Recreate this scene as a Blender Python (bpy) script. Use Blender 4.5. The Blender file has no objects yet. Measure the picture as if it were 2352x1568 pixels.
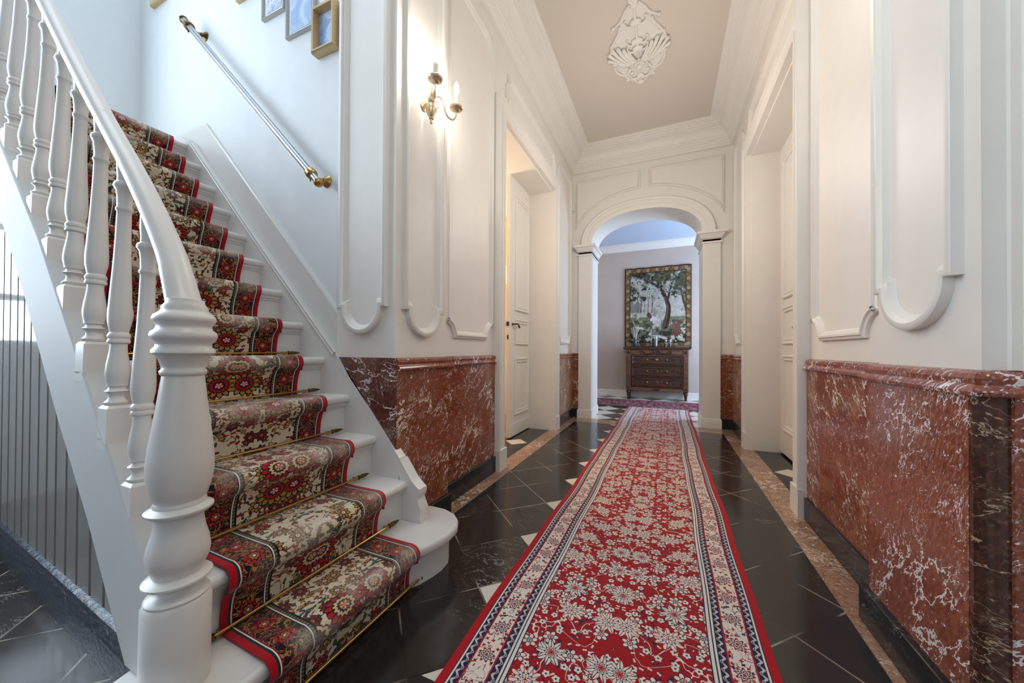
import bpy, bmesh, math, random
import numpy as np
from mathutils import Vector, Matrix

C = bpy.context.scene.collection
SC = bpy.context.scene

# ------------------------------------------------------------------ camera
cam_d = bpy.data.cameras.new('camera')
cam = bpy.data.objects.new('camera', cam_d)
C.objects.link(cam)
cam_d.sensor_fit = 'HORIZONTAL'
cam_d.sensor_width = 36.0
cam_d.lens = 817.16 / 2352 * 36.0
cam_d.shift_y = 13.36 / 2352
cam_d.clip_start = 0.02
YAW, PITCH, ROLL = 0.40992, 0.0073595, 0.0054817
_cy, _sy = math.cos(YAW), math.sin(YAW)
_A = Matrix(((_cy, _sy, 0), (0, 0, -1), (-_sy, _cy, 0)))
_B = Matrix(((1, 0, 0), (0, math.cos(PITCH), math.sin(PITCH)), (0, -math.sin(PITCH), math.cos(PITCH))))
_C = Matrix(((math.cos(ROLL), -math.sin(ROLL), 0), (math.sin(ROLL), math.cos(ROLL), 0), (0, 0, 1)))
_M = _C @ _B @ _A
right, up, fwd = _M[0], -_M[1], _M[2]
_R = Matrix((right, up, -fwd)).transposed()
cam.matrix_world = Matrix.Translation((0, 0, 1.0)) @ _R.to_4x4()
SC.camera = cam

# ------------------------------------------------------------------ world, lights, exposure
SC.view_settings.view_transform = 'Standard'
SC.view_settings.look = 'None'
SC.view_settings.gamma = 1.0
SC.view_settings.use_curve_mapping = False
SC.view_settings.exposure = 0.27
try:
    SC.cycles.use_denoising = True
    SC.cycles.max_bounces = 10
    SC.cycles.diffuse_bounces = 5
    SC.cycles.glossy_bounces = 4
    SC.cycles.transmission_bounces = 6
    SC.cycles.sample_clamp_indirect = 6.0
    SC.cycles.caustics_reflective = False
    SC.cycles.caustics_refractive = False
except Exception:
    pass
W = bpy.data.worlds.new('daylight')
SC.world = W
W.use_nodes = True
W.node_tree.nodes['Background'].inputs[0].default_value = (0.80, 0.90, 1.0, 1)
W.node_tree.nodes['Background'].inputs[1].default_value = 0.24


def light_area(name, loc, target, sx, sy, power, col):
    d = bpy.data.lights.new(name, 'AREA')
    d.shape = 'RECTANGLE'
    d.size, d.size_y, d.energy, d.color = sx, sy, power, col
    o = bpy.data.objects.new(name, d)
    C.objects.link(o)
    o.location = loc
    o.rotation_euler = (Vector(target) - Vector(loc)).to_track_quat('-Z', 'Y').to_euler()
    return o


def light_point(name, loc, rad, power, col):
    d = bpy.data.lights.new(name, 'POINT')
    d.shadow_soft_size, d.energy, d.color = rad, power, col
    o = bpy.data.objects.new(name, d)
    C.objects.link(o)
    o.location = loc
    return o


COOL = (0.72, 0.86, 1.0)
WARM = (1.0, 0.86, 0.68)
# entrance glazing behind the photographer, stairwell rooflight, the far hall's window, added fill lights without fittings
light_area('entrance_daylight', (0.6, -2.6, 2.2), (-0.5, 4, 1.2), 2.4, 2.2, 12, (0.80, 0.90, 1.0))
light_area('stairwell_rooflight', (-2.6, 0.3, 6.2), (-2.6, 0.5, 0), 2.2, 2.0, 40, COOL)
light_area('far_hall_daylight', (2.6, 7.0, 1.6), (-0.5, 6.9, 2.6), 1.8, 1.8, 150, (0.55, 0.74, 1.0))
light_point('far_hall_fill', (-2.2, 6.9, 2.6), 0.15, 12, WARM)  # warm fill added to brighten the far hall, no fitting behind it
light_point('corridor_fill', (-0.25, 0.3, 2.7), 0.30, 14, (1.0, 0.98, 0.96))  # added fill near the camera, no lantern exists here
light_point('corridor_fill_far', (-0.26, 3.57, 2.5), 0.30, 23, (1.0, 0.95, 0.89))  # unseen fill in mid-corridor for even brightness, no lantern hangs there
light_point('side_room_fill', (-2.6, 3.6, 2.5), 0.2, 60, (1.0, 0.84, 0.62))  # warm fill added inside the side room, without any lamp object


# ------------------------------------------------------------------ mesh helpers
class MB:
    def __init__(self):
        self.v, self.f, self.uv = [], [], None

    def add(self, verts, faces):
        o = len(self.v)
        self.v += [tuple(p) for p in verts]
        self.f += [tuple(i + o for i in f) for f in faces]
        return self

    def box(self, x0, x1, y0, y1, z0, z1):
        if x0 > x1: x0, x1 = x1, x0
        if y0 > y1: y0, y1 = y1, y0
        if z0 > z1: z0, z1 = z1, z0
        v = [(x, y, z) for z in (z0, z1) for y in (y0, y1) for x in (x0, x1)]
        return self.add(v, [(0, 2, 3, 1), (4, 5, 7, 6), (0, 1, 5, 4), (2, 6, 7, 3), (0, 4, 6, 2), (1, 3, 7, 5)])

    def prism(self, poly, fr, h0, h1):
        n = len(poly)
        v = [fr(x, y, h0) for x, y in poly] + [fr(x, y, h1) for x, y in poly]
        f = [tuple(range(n - 1, -1, -1)), tuple(range(n, 2 * n))]
        f += [(i, (i + 1) % n, n + (i + 1) % n, n + i) for i in range(n)]
        return self.add(v, f)

    def lathe(self, prof, c=(0, 0, 0), seg=24, axis='z', cap=True):
        v, f = [], []
        for r, z in prof:
            for k in range(seg):
                a = 2 * math.pi * k / seg
                p = (r * math.cos(a), r * math.sin(a), z)
                if axis == 'x': p = (p[2], p[0], p[1])
                if axis == '-x': p = (-p[2], p[0], p[1])
                if axis == 'y': p = (p[0], p[2], p[1])
                if axis == '-y': p = (p[0], -p[2], p[1])
                if axis == '-z': p = (p[0], p[1], -p[2])
                v.append((p[0] + c[0], p[1] + c[1], p[2] + c[2]))
        for i in range(len(prof) - 1):
            for k in range(seg):
                f.append((i * seg + k, i * seg + (k + 1) % seg, (i + 1) * seg + (k + 1) % seg, (i + 1) * seg + k))
        if cap:
            f.append(tuple(range(seg - 1, -1, -1)))
            f.append(tuple(range((len(prof) - 1) * seg, len(prof) * seg)))
        return self.add(v, f)

    def tube(self, pts, r, seg=10, flat=None, closed=False):
        """round tube along pts; r float or list; flat=(vector, factor) squashes along vector"""
        P = [Vector(p) for p in pts]
        n = len(P)
        rs = r if isinstance(r, (list, tuple)) else [r] * n
        v, f = [], []
        t0 = (P[1] - P[0]).normalized()
        ref = Vector((0, 0, 1)) if abs(t0.z) < 0.9 else Vector((1, 0, 0))
        nrm = t0.cross(ref).normalized()
        for i in range(n):
            if closed:
                t = (P[(i + 1) % n] - P[i - 1]).normalized()
            else:
                t = (P[min(i + 1, n - 1)] - P[max(i - 1, 0)])
                t = t.normalized() if t.length > 1e-9 else t0
            nrm = (nrm - t * nrm.dot(t))
            nrm = nrm.normalized() if nrm.length > 1e-6 else t.orthogonal().normalized()
            b = t.cross(nrm)
            for k in range(seg):
                a = 2 * math.pi * k / seg
                d = nrm * math.cos(a) + b * math.sin(a)
                if flat:
                    fv = Vector(flat[0]).normalized()
                    d = d - fv * d.dot(fv) * (1 - flat[1])
                v.append(P[i] + d * rs[i])
        m = n if closed else n - 1
        for i in range(m):
            j = (i + 1) % n
            for k in range(seg):
                f.append((i * seg + k, i * seg + (k + 1) % seg, j * seg + (k + 1) % seg, j * seg + k))
        if not closed:
            f.append(tuple(range(seg - 1, -1, -1)))
            f.append(tuple(range((n - 1) * seg, n * seg)))
        return self.add(v, f)

    def ball(self, c, rx, ry=None, rz=None, seg=12, rings=8):
        ry = rx if ry is None else ry
        rz = rx if rz is None else rz
        v = [(c[0], c[1], c[2] - rz)]
        for i in range(1, rings):
            t = math.pi * i / rings
            for k in range(seg):
                a = 2 * math.pi * k / seg
                v.append((c[0] + rx * math.sin(t) * math.cos(a), c[1] + ry * math.sin(t) * math.sin(a), c[2] - rz * math.cos(t)))
        v.append((c[0], c[1], c[2] + rz))
        f = [(0, 1 + (k + 1) % seg, 1 + k) for k in range(seg)]
        for i in range(rings - 2):
            for k in range(seg):
                a, b = 1 + i * seg, 1 + (i + 1) * seg
                f.append((a + k, a + (k + 1) % seg, b + (k + 1) % seg, b + k))
        l = len(v) - 1
        b = 1 + (rings - 2) * seg
        f += [(l, b + k, b + (k + 1) % seg) for k in range(seg)]
        return self.add(v, f)

    def sweep(self, path, prof, fr, closed=False, cap=True):
        """planar sweep; prof = [(offset to the left of the path, height)]"""
        n = len(path)
        P = [Vector((p[0], p[1])) for p in path]
        v, f = [], []
        m = len(prof)
        for i in range(n):
            def nl(a, b):
                d = (b - a)
                d = d.normalized() if d.length > 1e-9 else Vector((1, 0))
                return Vector((-d.y, d.x))
            if closed:
                n1, n2 = nl(P[i - 1], P[i]), nl(P[i], P[(i + 1) % n])
            else:
                n1 = nl(P[i - 1], P[i]) if i > 0 else nl(P[0], P[1])
                n2 = nl(P[i], P[i + 1]) if i < n - 1 else n1
            q = 1 + n1.dot(n2)
            mt = (n1 + n2) / max(q, 0.25)
            for d, h in prof:
                x = P[i] + mt * d
                v.append(fr(x.x, x.y, h))
        k = n if closed else n - 1
        for i in range(k):
            j = (i + 1) % n
            for a in range(m - 1):
                f.append((i * m + a, i * m + a + 1, j * m + a + 1, j * m + a))
        if not closed and cap and m > 2:
            f.append(tuple(range(m)))
            f.append(tuple(range((n - 1) * m + m - 1, (n - 1) * m - 1, -1)))
        return self.add(v, f)

    def build(self, name, mat, parent=None, loc=None, smooth=35, recalc=True, bevel=0):
        me = bpy.data.meshes.new(name)
        V = np.array(self.v, float)
        if parent is not None:
            base = world_loc(parent)
        elif loc is not None:
            base = Vector(loc)
        else:
            mn, mx = V.min(0), V.max(0)
            base = Vector(((mn[0] + mx[0]) / 2, (mn[1] + mx[1]) / 2, mn[2]))
        V = V - np.array(base)
        me.from_pydata([tuple(p) for p in V], [], self.f)
        if self.uv is not None:
            uvl = me.uv_layers.new(name='UVMap')
            li = np.empty(len(me.loops), dtype=np.int32)
            me.loops.foreach_get('vertex_index', li)
            uvl.data.foreach_set('uv', np.array(self.uv, np.float32)[li].ravel())
        if recalc:
            bm = bmesh.new()
            bm.from_mesh(me)
            bmesh.ops.recalc_face_normals(bm, faces=bm.faces)
            bm.to_mesh(me)
            bm.free()
        if smooth:
            me.polygons.foreach_set('use_smooth', [True] * len(me.polygons))
            me.set_sharp_from_angle(angle=math.radians(smooth))
        if mat is not None:
            me.materials.append(mat)
        o = bpy.data.objects.new(name, me)
        C.objects.link(o)
        if parent is not None:
            o.parent = parent
        else:
            o.location = base
        if bevel:
            b = o.modifiers.new('bevel', 'BEVEL')
            b.width, b.segments, b.limit_method, b.angle_limit = bevel, 2, 'ANGLE', math.radians(50)
        return o


def world_loc(o):
    l = Vector(o.location)
    while o.parent is not None:
        o = o.parent
        l = l + o.location
    return l


def tag(o, label=None, cat=None, group=None, kind=None):
    if label: o['label'] = label
    if cat: o['category'] = cat
    if group: o['group'] = group
    if kind: o['kind'] = kind
    return o


def empty(name, loc, label=None, cat=None, group=None, kind=None):
    o = bpy.data.objects.new(name, None)
    o.empty_display_size = 0.1
    C.objects.link(o)
    o.location = loc
    return tag(o, label, cat, group, kind)


def struct(o, label, cat):
    return tag(o, label, cat, kind='structure')


def frame(O, U, V_, N):
    O, U, V_, N = Vector(O), Vector(U), Vector(V_), Vector(N)
    return lambda x, y, h: O + U * x + V_ * y + N * h


PLAN = frame((0, 0, 0), (1, 0, 0), (0, 1, 0), (0, 0, 1))
def FL(X): return frame((X, 0, 0), (0, 1, 0), (0, 0, 1), (1, 0, 0))      # wall facing +X
def FR(X): return frame((X, 0, 0), (0, 1, 0), (0, 0, 1), (-1, 0, 0))     # wall facing -X
def FY(Y): return frame((0, Y, 0), (1, 0, 0), (0, 0, 1), (0, -1, 0))     # wall facing -Y


def arc(cx, cy, rx, ry, a0, a1, n):
    return [(cx + rx * math.cos(math.radians(a0 + (a1 - a0) * i / n)), cy + ry * math.sin(math.radians(a0 + (a1 - a0) * i / n))) for i in range(n + 1)]


def smooth_path(pts, n=6):
    """Catmull-Rom through 2D/3D points"""
    P = [Vector(p) for p in pts]
    out = []
    for i in range(len(P) - 1):
        p0, p1, p2, p3 = P[max(i - 1, 0)], P[i], P[i + 1], P[min(i + 2, len(P) - 1)]
        for k in range(n):
            t = k / n
            out.append(0.5 * ((2 * p1) + (p2 - p0) * t + (2 * p0 - 5 * p1 + 4 * p2 - p3) * t * t + (3 * p1 - p0 - 3 * p2 + p3) * t ** 3))
    out.append(P[-1])
    return out


# ------------------------------------------------------------------ node helpers
class X:
    """wraps a float socket so that materials can be written as expressions"""
    nt = None

    def __init__(self, s): self.s = s

    @staticmethod
    def m(op, *a, clamp=False):
        n = X.nt.nodes.new('ShaderNodeMath')
        n.operation = op
        n.use_clamp = clamp
        for i, q in enumerate(a):
            if isinstance(q, X): X.nt.links.new(q.s, n.inputs[i])
            else: n.inputs[i].default_value = q
        return X(n.outputs[0])

    def __add__(s, o): return X.m('ADD', s, o)
    __radd__ = __add__
    def __sub__(s, o): return X.m('SUBTRACT', s, o)
    def __rsub__(s, o): return X.m('SUBTRACT', o, s)
    def __mul__(s, o): return X.m('MULTIPLY', s, o)
    __rmul__ = __mul__
    def __truediv__(s, o): return X.m('DIVIDE', s, o)
    def lt(s, o): return X.m('LESS_THAN', s, o)
    def gt(s, o): return X.m('GREATER_THAN', s, o)
    def abs(s): return X.m('ABSOLUTE', s)
    def sin(s): return X.m('SINE', s)
    def cos(s): return X.m('COSINE', s)
    def floor(s): return X.m('FLOOR', s)
    def fract(s): return X.m('FRACT', s)
    def mod(s, o): return X.m('FLOORED_MODULO', s, o)
    def sqrt(s): return X.m('SQRT', s)
    def max(s, o): return X.m('MAXIMUM', s, o)
    def min(s, o): return X.m('MINIMUM', s, o)
    def pow(s, o): return X.m('POWER', s, o)
    def step(s, a, b):      # smooth 0..1 between a and b
        n = X.nt.nodes.new('ShaderNodeMapRange')
        n.interpolation_type = 'SMOOTHSTEP'
        X.nt.links.new(s.s, n.inputs[0])
        n.inputs[1].default_value, n.inputs[2].default_value = a, b
        return X(n.outputs[0])


def between(v, a, b): return v.gt(a) * v.lt(b)


class Mat:
    def __init__(self, name, rough=0.5, spec=0.5, metal=0.0):
        self.m = bpy.data.materials.new(name)
        self.m.use_nodes = True
        self.nt = self.m.node_tree
        X.nt = self.nt
        self.b = self.nt.nodes['Principled BSDF']
        self.b.inputs['Roughness'].default_value = rough
        self.b.inputs['Specular IOR Level'].default_value = spec
        self.b.inputs['Metallic'].default_value = metal

    def node(self, t): return self.nt.nodes.new(t)

    def link(self, a, b): self.nt.links.new(a.s if isinstance(a, X) else a, b)

    def pos(self):
        g = self.node('ShaderNodeNewGeometry')
        return g.outputs['Position']

    def obj(self):
        return self.node('ShaderNodeTexCoord').outputs['Object']

    def uvmap(self):
        return self.node('ShaderNodeTexCoord').outputs['UV']

    def xyz(self, vec):
        s = self.node('ShaderNodeSeparateXYZ')
        self.link(vec, s.inputs[0])
        return X(s.outputs[0]), X(s.outputs[1]), X(s.outputs[2])

    def vec(self, x, y, z=0.0):
        c = self.node('ShaderNodeCombineXYZ')
        for i, q in enumerate((x, y, z)):
            if isinstance(q, X): self.link(q, c.inputs[i])
            else: c.inputs[i].default_value = q
        return c.outputs[0]

    def noise(self, vec, scale=1.0, detail=3.0, rough=0.5, dist=0.0):
        n = self.node('ShaderNodeTexNoise')
        self.link(vec, n.inputs['Vector'])
        n.inputs['Scale'].default_value = scale
        n.inputs['Detail'].default_value = detail
        n.inputs['Roughness'].default_value = rough
        n.inputs['Distortion'].default_value = dist
        return X(n.outputs[0])

    def voro(self, vec, rnd=1.0, feature='F1', dims='2D', scale=1.0):
        n = self.node('ShaderNodeTexVoronoi')
        n.voronoi_dimensions = dims
        n.feature = feature
        self.link(vec, n.inputs['Vector'])
        n.inputs['Scale'].default_value = scale
        n.inputs['Randomness'].default_value = rnd
        return n

    def mapping(self, vec, loc=(0, 0, 0), rot=(0, 0, 0), scale=(1, 1, 1)):
        n = self.node('ShaderNodeMapping')
        self.link(vec, n.inputs[0])
        n.inputs[1].default_value, n.inputs[2].default_value, n.inputs[3].default_value = loc, rot, scale
        return n.outputs[0]

    def rotscale(self, vec, rot, scale):
        n = self.mapping(vec, rot=rot)
        return self.mapping(n, scale=scale)

    def mix(self, fac, a, b):
        n = self.node('ShaderNodeMix')
        n.data_type = 'RGBA'
        if isinstance(fac, X): self.link(fac, n.inputs[0])
        else: n.inputs[0].default_value = fac
        for i, q in ((6, a), (7, b)):
            if isinstance(q, tuple): n.inputs[i].default_value = (q[0], q[1], q[2], 1)
            else: self.link(q, n.inputs[i])
        return n.outputs[2]

    def col(self, c):
        if isinstance(c, tuple): self.b.inputs['Base Color'].default_value = (c[0], c[1], c[2], 1)
        else: self.link(c, self.b.inputs['Base Color'])
        return self

    def bump(self, h, strength=0.2, dist=0.01):
        n = self.node('ShaderNodeBump')
        n.inputs['Strength'].default_value = strength
        n.inputs['Distance'].default_value = dist
        self.link(h, n.inputs['Height'])
        self.link(n.outputs[0], self.b.inputs['Normal'])
        return self


def rgb(r, g, b):
    f = lambda c: (c / 255 / 12.92) if c / 255 <= 0.04045 else ((c / 255 + 0.055) / 1.055) ** 2.4
    return (f(r), f(g), f(b))


def simple(name, c, rough=0.5, metal=0.0, spec=0.5, bump=0.0, bscale=60):
    m = Mat(name, rough, spec, metal)
    n = m.noise(m.obj(), bscale, 3)
    dark = tuple(q * 0.93 for q in c)
    m.col(m.mix(n, dark, c))
    if bump: m.bump(n, bump, 0.004)
    return m.m


# paint
M_cream = simple('cream_wall_paint', rgb(236, 232, 225), 0.45, bump=0.03, bscale=9)
M_white = simple('white_gloss_paint', rgb(224, 221, 216), 0.3, bump=0.10, bscale=18)
M_string = simple('grey_white_string_paint', rgb(200, 199, 197), 0.62, bump=0.2, bscale=7)
M_stairwall = simple('stairwell_wall_paint', rgb(226, 229, 230), 0.5, bump=0.05, bscale=12)
M_ceil = simple('ceiling_paint', rgb(216, 208, 197), 0.6)
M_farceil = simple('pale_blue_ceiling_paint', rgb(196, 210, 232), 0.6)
M_brass = simple('aged_brass', rgb(186, 150, 92), 0.28, 1.0)
M_lbrass = simple('pale_polished_brass', rgb(222, 202, 168), 0.3, 0.75)
M_dbrass = simple('dark_brass', rgb(110, 88, 52), 0.3, 1.0)
M_steel = simple('brushed_steel', rgb(158, 160, 164), 0.36, 1.0)
M_black = simple('black_iron', (0.02, 0.02, 0.02), 0.4)


def marble(name, base, dark, warm, vein, seed, rot, dens=1.0, rough=0.13):
    m = Mat(name, rough, 0.5)
    p = m.mapping(m.pos(), loc=(seed * 3.1, seed * 1.7, seed * 2.3))
    warp = m.noise(p, 4.0, 2)
    st = m.rotscale(p, (rot * .6, 0, 0), (3.0, 4.2, 1.7))
    n1 = m.noise(p, 3.2, 4, 0.6, 0.6)
    n2 = m.noise(st, 18.0, 5, 0.7, 0.5)
    n3 = m.noise(st, 30.0, 2, 0.5, 0.5)
    n4 = m.noise(m.mapping(p, loc=(7, 3, 1)), 2.6, 3, 0.55, 1.0)
    c = m.mix(n2.step(0.30, 0.72), dark, base)
    c = m.mix(n1.step(0.52, 0.75) * 0.55, c, warm)
    c = m.mix((n3.step(0.52, 0.70) * n4.step(0.40, 0.60)) * 0.45, c, tuple(0.5 * a + 0.5 * b for a, b in zip(warm, vein)))
    # long wandering veins
    v1 = m.noise(m.rotscale(p, (rot + 0.2, rot, 0), (2.4, 3.4, 0.9)), 2.4, 5, 0.66, 0.4)
    vm = m.noise(m.mapping(p, loc=(3, 9, 4)), 3.4, 2)
    a1 = (v1 - 0.5).abs().lt(vm.step(0.36, 0.72) * 0.013 * dens)
    # short flecks
    fl = m.noise(m.rotscale(p, (rot, rot, 0), (2.6, 3.0, 1.1)), 24.0, 3, 0.6, 0.25)
    fm = m.noise(m.mapping(p, loc=(1, 2, 8)), 3.2, 3)
    a2 = fl.gt(0.765 - 0.17 * fm * dens)
    fl2 = m.noise(m.rotscale(p, (rot - 0.5, rot, 0), (2.2, 2.8, 1.1)), 11.0, 4, 0.66, 0.35)
    a3 = fl2.gt(0.765 - 0.16 * vm * dens)
    w = a1.max(a2).max(a3)
    c = m.mix(w, c, vein)
    m.col(c)
    return m.m


M_marble = marble('red_veined_marble', rgb(150, 74, 44), rgb(104, 46, 26), rgb(182, 128, 84), rgb(228, 220, 206), 1.0, 0.70, 1.1)
M_marble2 = marble('red_flecked_marble', rgb(160, 90, 66), rgb(116, 58, 44), rgb(170, 112, 90), rgb(232, 228, 226), 5.0, -0.75, 1.2)
M_marble3 = marble('dark_brown_marble', rgb(98, 60, 46), rgb(58, 34, 26), rgb(128, 84, 60), rgb(186, 160, 132), 9.0, 0.9, 0.8)
M_marble4 = marble('purple_brown_marble', rgb(120, 72, 60), rgb(76, 44, 42), rgb(150, 110, 96), rgb(226, 222, 222), 13.0, 0.8, 0.9)
M_strip = marble('brown_floor_marble', rgb(176, 136, 110), rgb(124, 88, 68), rgb(202, 166, 140), rgb(222, 210, 194), 17.0, 0.3, 1.15, 0.12)


def black_stone(name, c0, c1, rough):
    m = Mat(name, rough, 0.5)
    p = m.pos()
    n = m.noise(p, 5, 4, 0.6, 0.8)
    v = m.noise(m.mapping(p, scale=(2, 1, 3)), 3.5, 5, 0.6, 1.4)
    k = m.noise(p, 1.9, 2)
    c = m.mix(n, c0, c1)
    c = m.mix((v - 0.5).abs().lt(k.step(0.5, 0.75) * 0.006), c, rgb(120, 118, 116))
    m.col(c)
    return m.m


M_plinth = black_stone('black_marble_plinth', rgb(22, 21, 22), rgb(40, 39, 40), 0.18)
M_slate = Mat('worn_black_stone', 0.22)
_n = M_slate.noise(M_slate.mapping(M_slate.pos(), scale=(1, 1, 2.5)), 30, 4, 0.65, 0.6)
M_slate.col(M_slate.mix(_n, rgb(22, 25, 32), rgb(62, 70, 84)))
M_slate.bump(_n, 0.55, 0.01)
M_slate = M_slate.m


def floor_material():
    m = Mat('black_and_white_marble_tiles', 0.12, 0.5)
    p = m.pos()
    x, y, z = m.xyz(p)
    u = (x + 0.267) / 0.2275
    v = (y - 2.236) / 0.2275
    a, b = (u + v) * 0.5, (u - v) * 0.5
    i, j = a.floor(), b.floor()
    fa, fb = a.fract(), b.fract()
    k = i + j + 1.0
    odd = k.mod(2.0).gt(0.5)
    far = y.gt(5.25)
    col1 = k.abs().lt(1.5) * odd * y.gt(0.9)
    white = (odd * far).max(col1)
    e = fa.min(1.0 - fa).min(fb.min(1.0 - fb))
    wob = m.noise(p, 40, 2)
    grout = e.lt(0.006 + wob * 0.009)
    # per-tile tone
    tid = m.node('ShaderNodeTexWhiteNoise')
    tid.noise_dimensions = '2D'
    m.link(m.vec(i, j), tid.inputs[0])
    t = X(tid.outputs[0])
    n = m.noise(p, 6, 4, 0.6, 0.7)
    blk = m.mix(n, rgb(20, 18, 17), rgb(46, 42, 38))
    blk = m.mix(t * 0.35, blk, rgb(62, 58, 54))
    vn = m.noise(m.mapping(p, scale=(1, 2, 1)), 4, 5, 0.65, 1.6)
    vm = m.noise(p, 1.7, 2)
    blk = m.mix((vn - 0.5).abs().lt(vm.step(0.48, 0.72) * 0.007 * t.step(0.3, 0.8)), blk, rgb(168, 164, 158))
    wht = m.mix(n, rgb(206, 198, 182), rgb(228, 222, 208))
    c = m.mix(white, blk, wht)
    gl = m.noise(p, 3.0, 2)
    c = m.mix(grout, c, m.mix(gl.step(0.42, 0.58), rgb(26, 23, 20), rgb(150, 140, 126)))
    m.col(c)
    sc = m.noise(m.mapping(p, scale=(1, 1, 1)), 9, 4, 0.7)
    r = m.node('ShaderNodeMapRange')
    m.link(sc, r.inputs[0])
    r.inputs[3].default_value, r.inputs[4].default_value = 0.07, 0.24
    m.link(r.outputs[0], m.b.inputs['Roughness'])
    bh = (grout * -1.0) + m.noise(p, 3.5, 2) * 0.5
    m.bump(bh, 0.12, 0.004)
    return m.m


M_floor = floor_material()


def flower(m, px, py, scale, rnd, n, R, depth, seed=0.0, spin=0.0):
    """voronoi-placed flowers: returns t (radius / petal radius, <1 inside), cell random values"""
    vx, vy = px * scale + seed, py * scale + seed * 1.37
    vo = m.voro(m.vec(vx, vy), rnd)
    cx, cy, _ = m.xyz(vo.outputs['Position'])
    dx, dy = vx - cx, vy - cy
    r = (dx * dx + dy * dy).sqrt()
    th = X.m('ARCTAN2', dy, dx)
    rr, rg, rb = m.xyz(vo.outputs['Color'])
    if spin: th = th + rr * spin
    pet = (th * float(n)).cos()
    rad = R * (1.0 - depth + depth * pet)
    return r / rad, rr, rg, th, r


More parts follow.
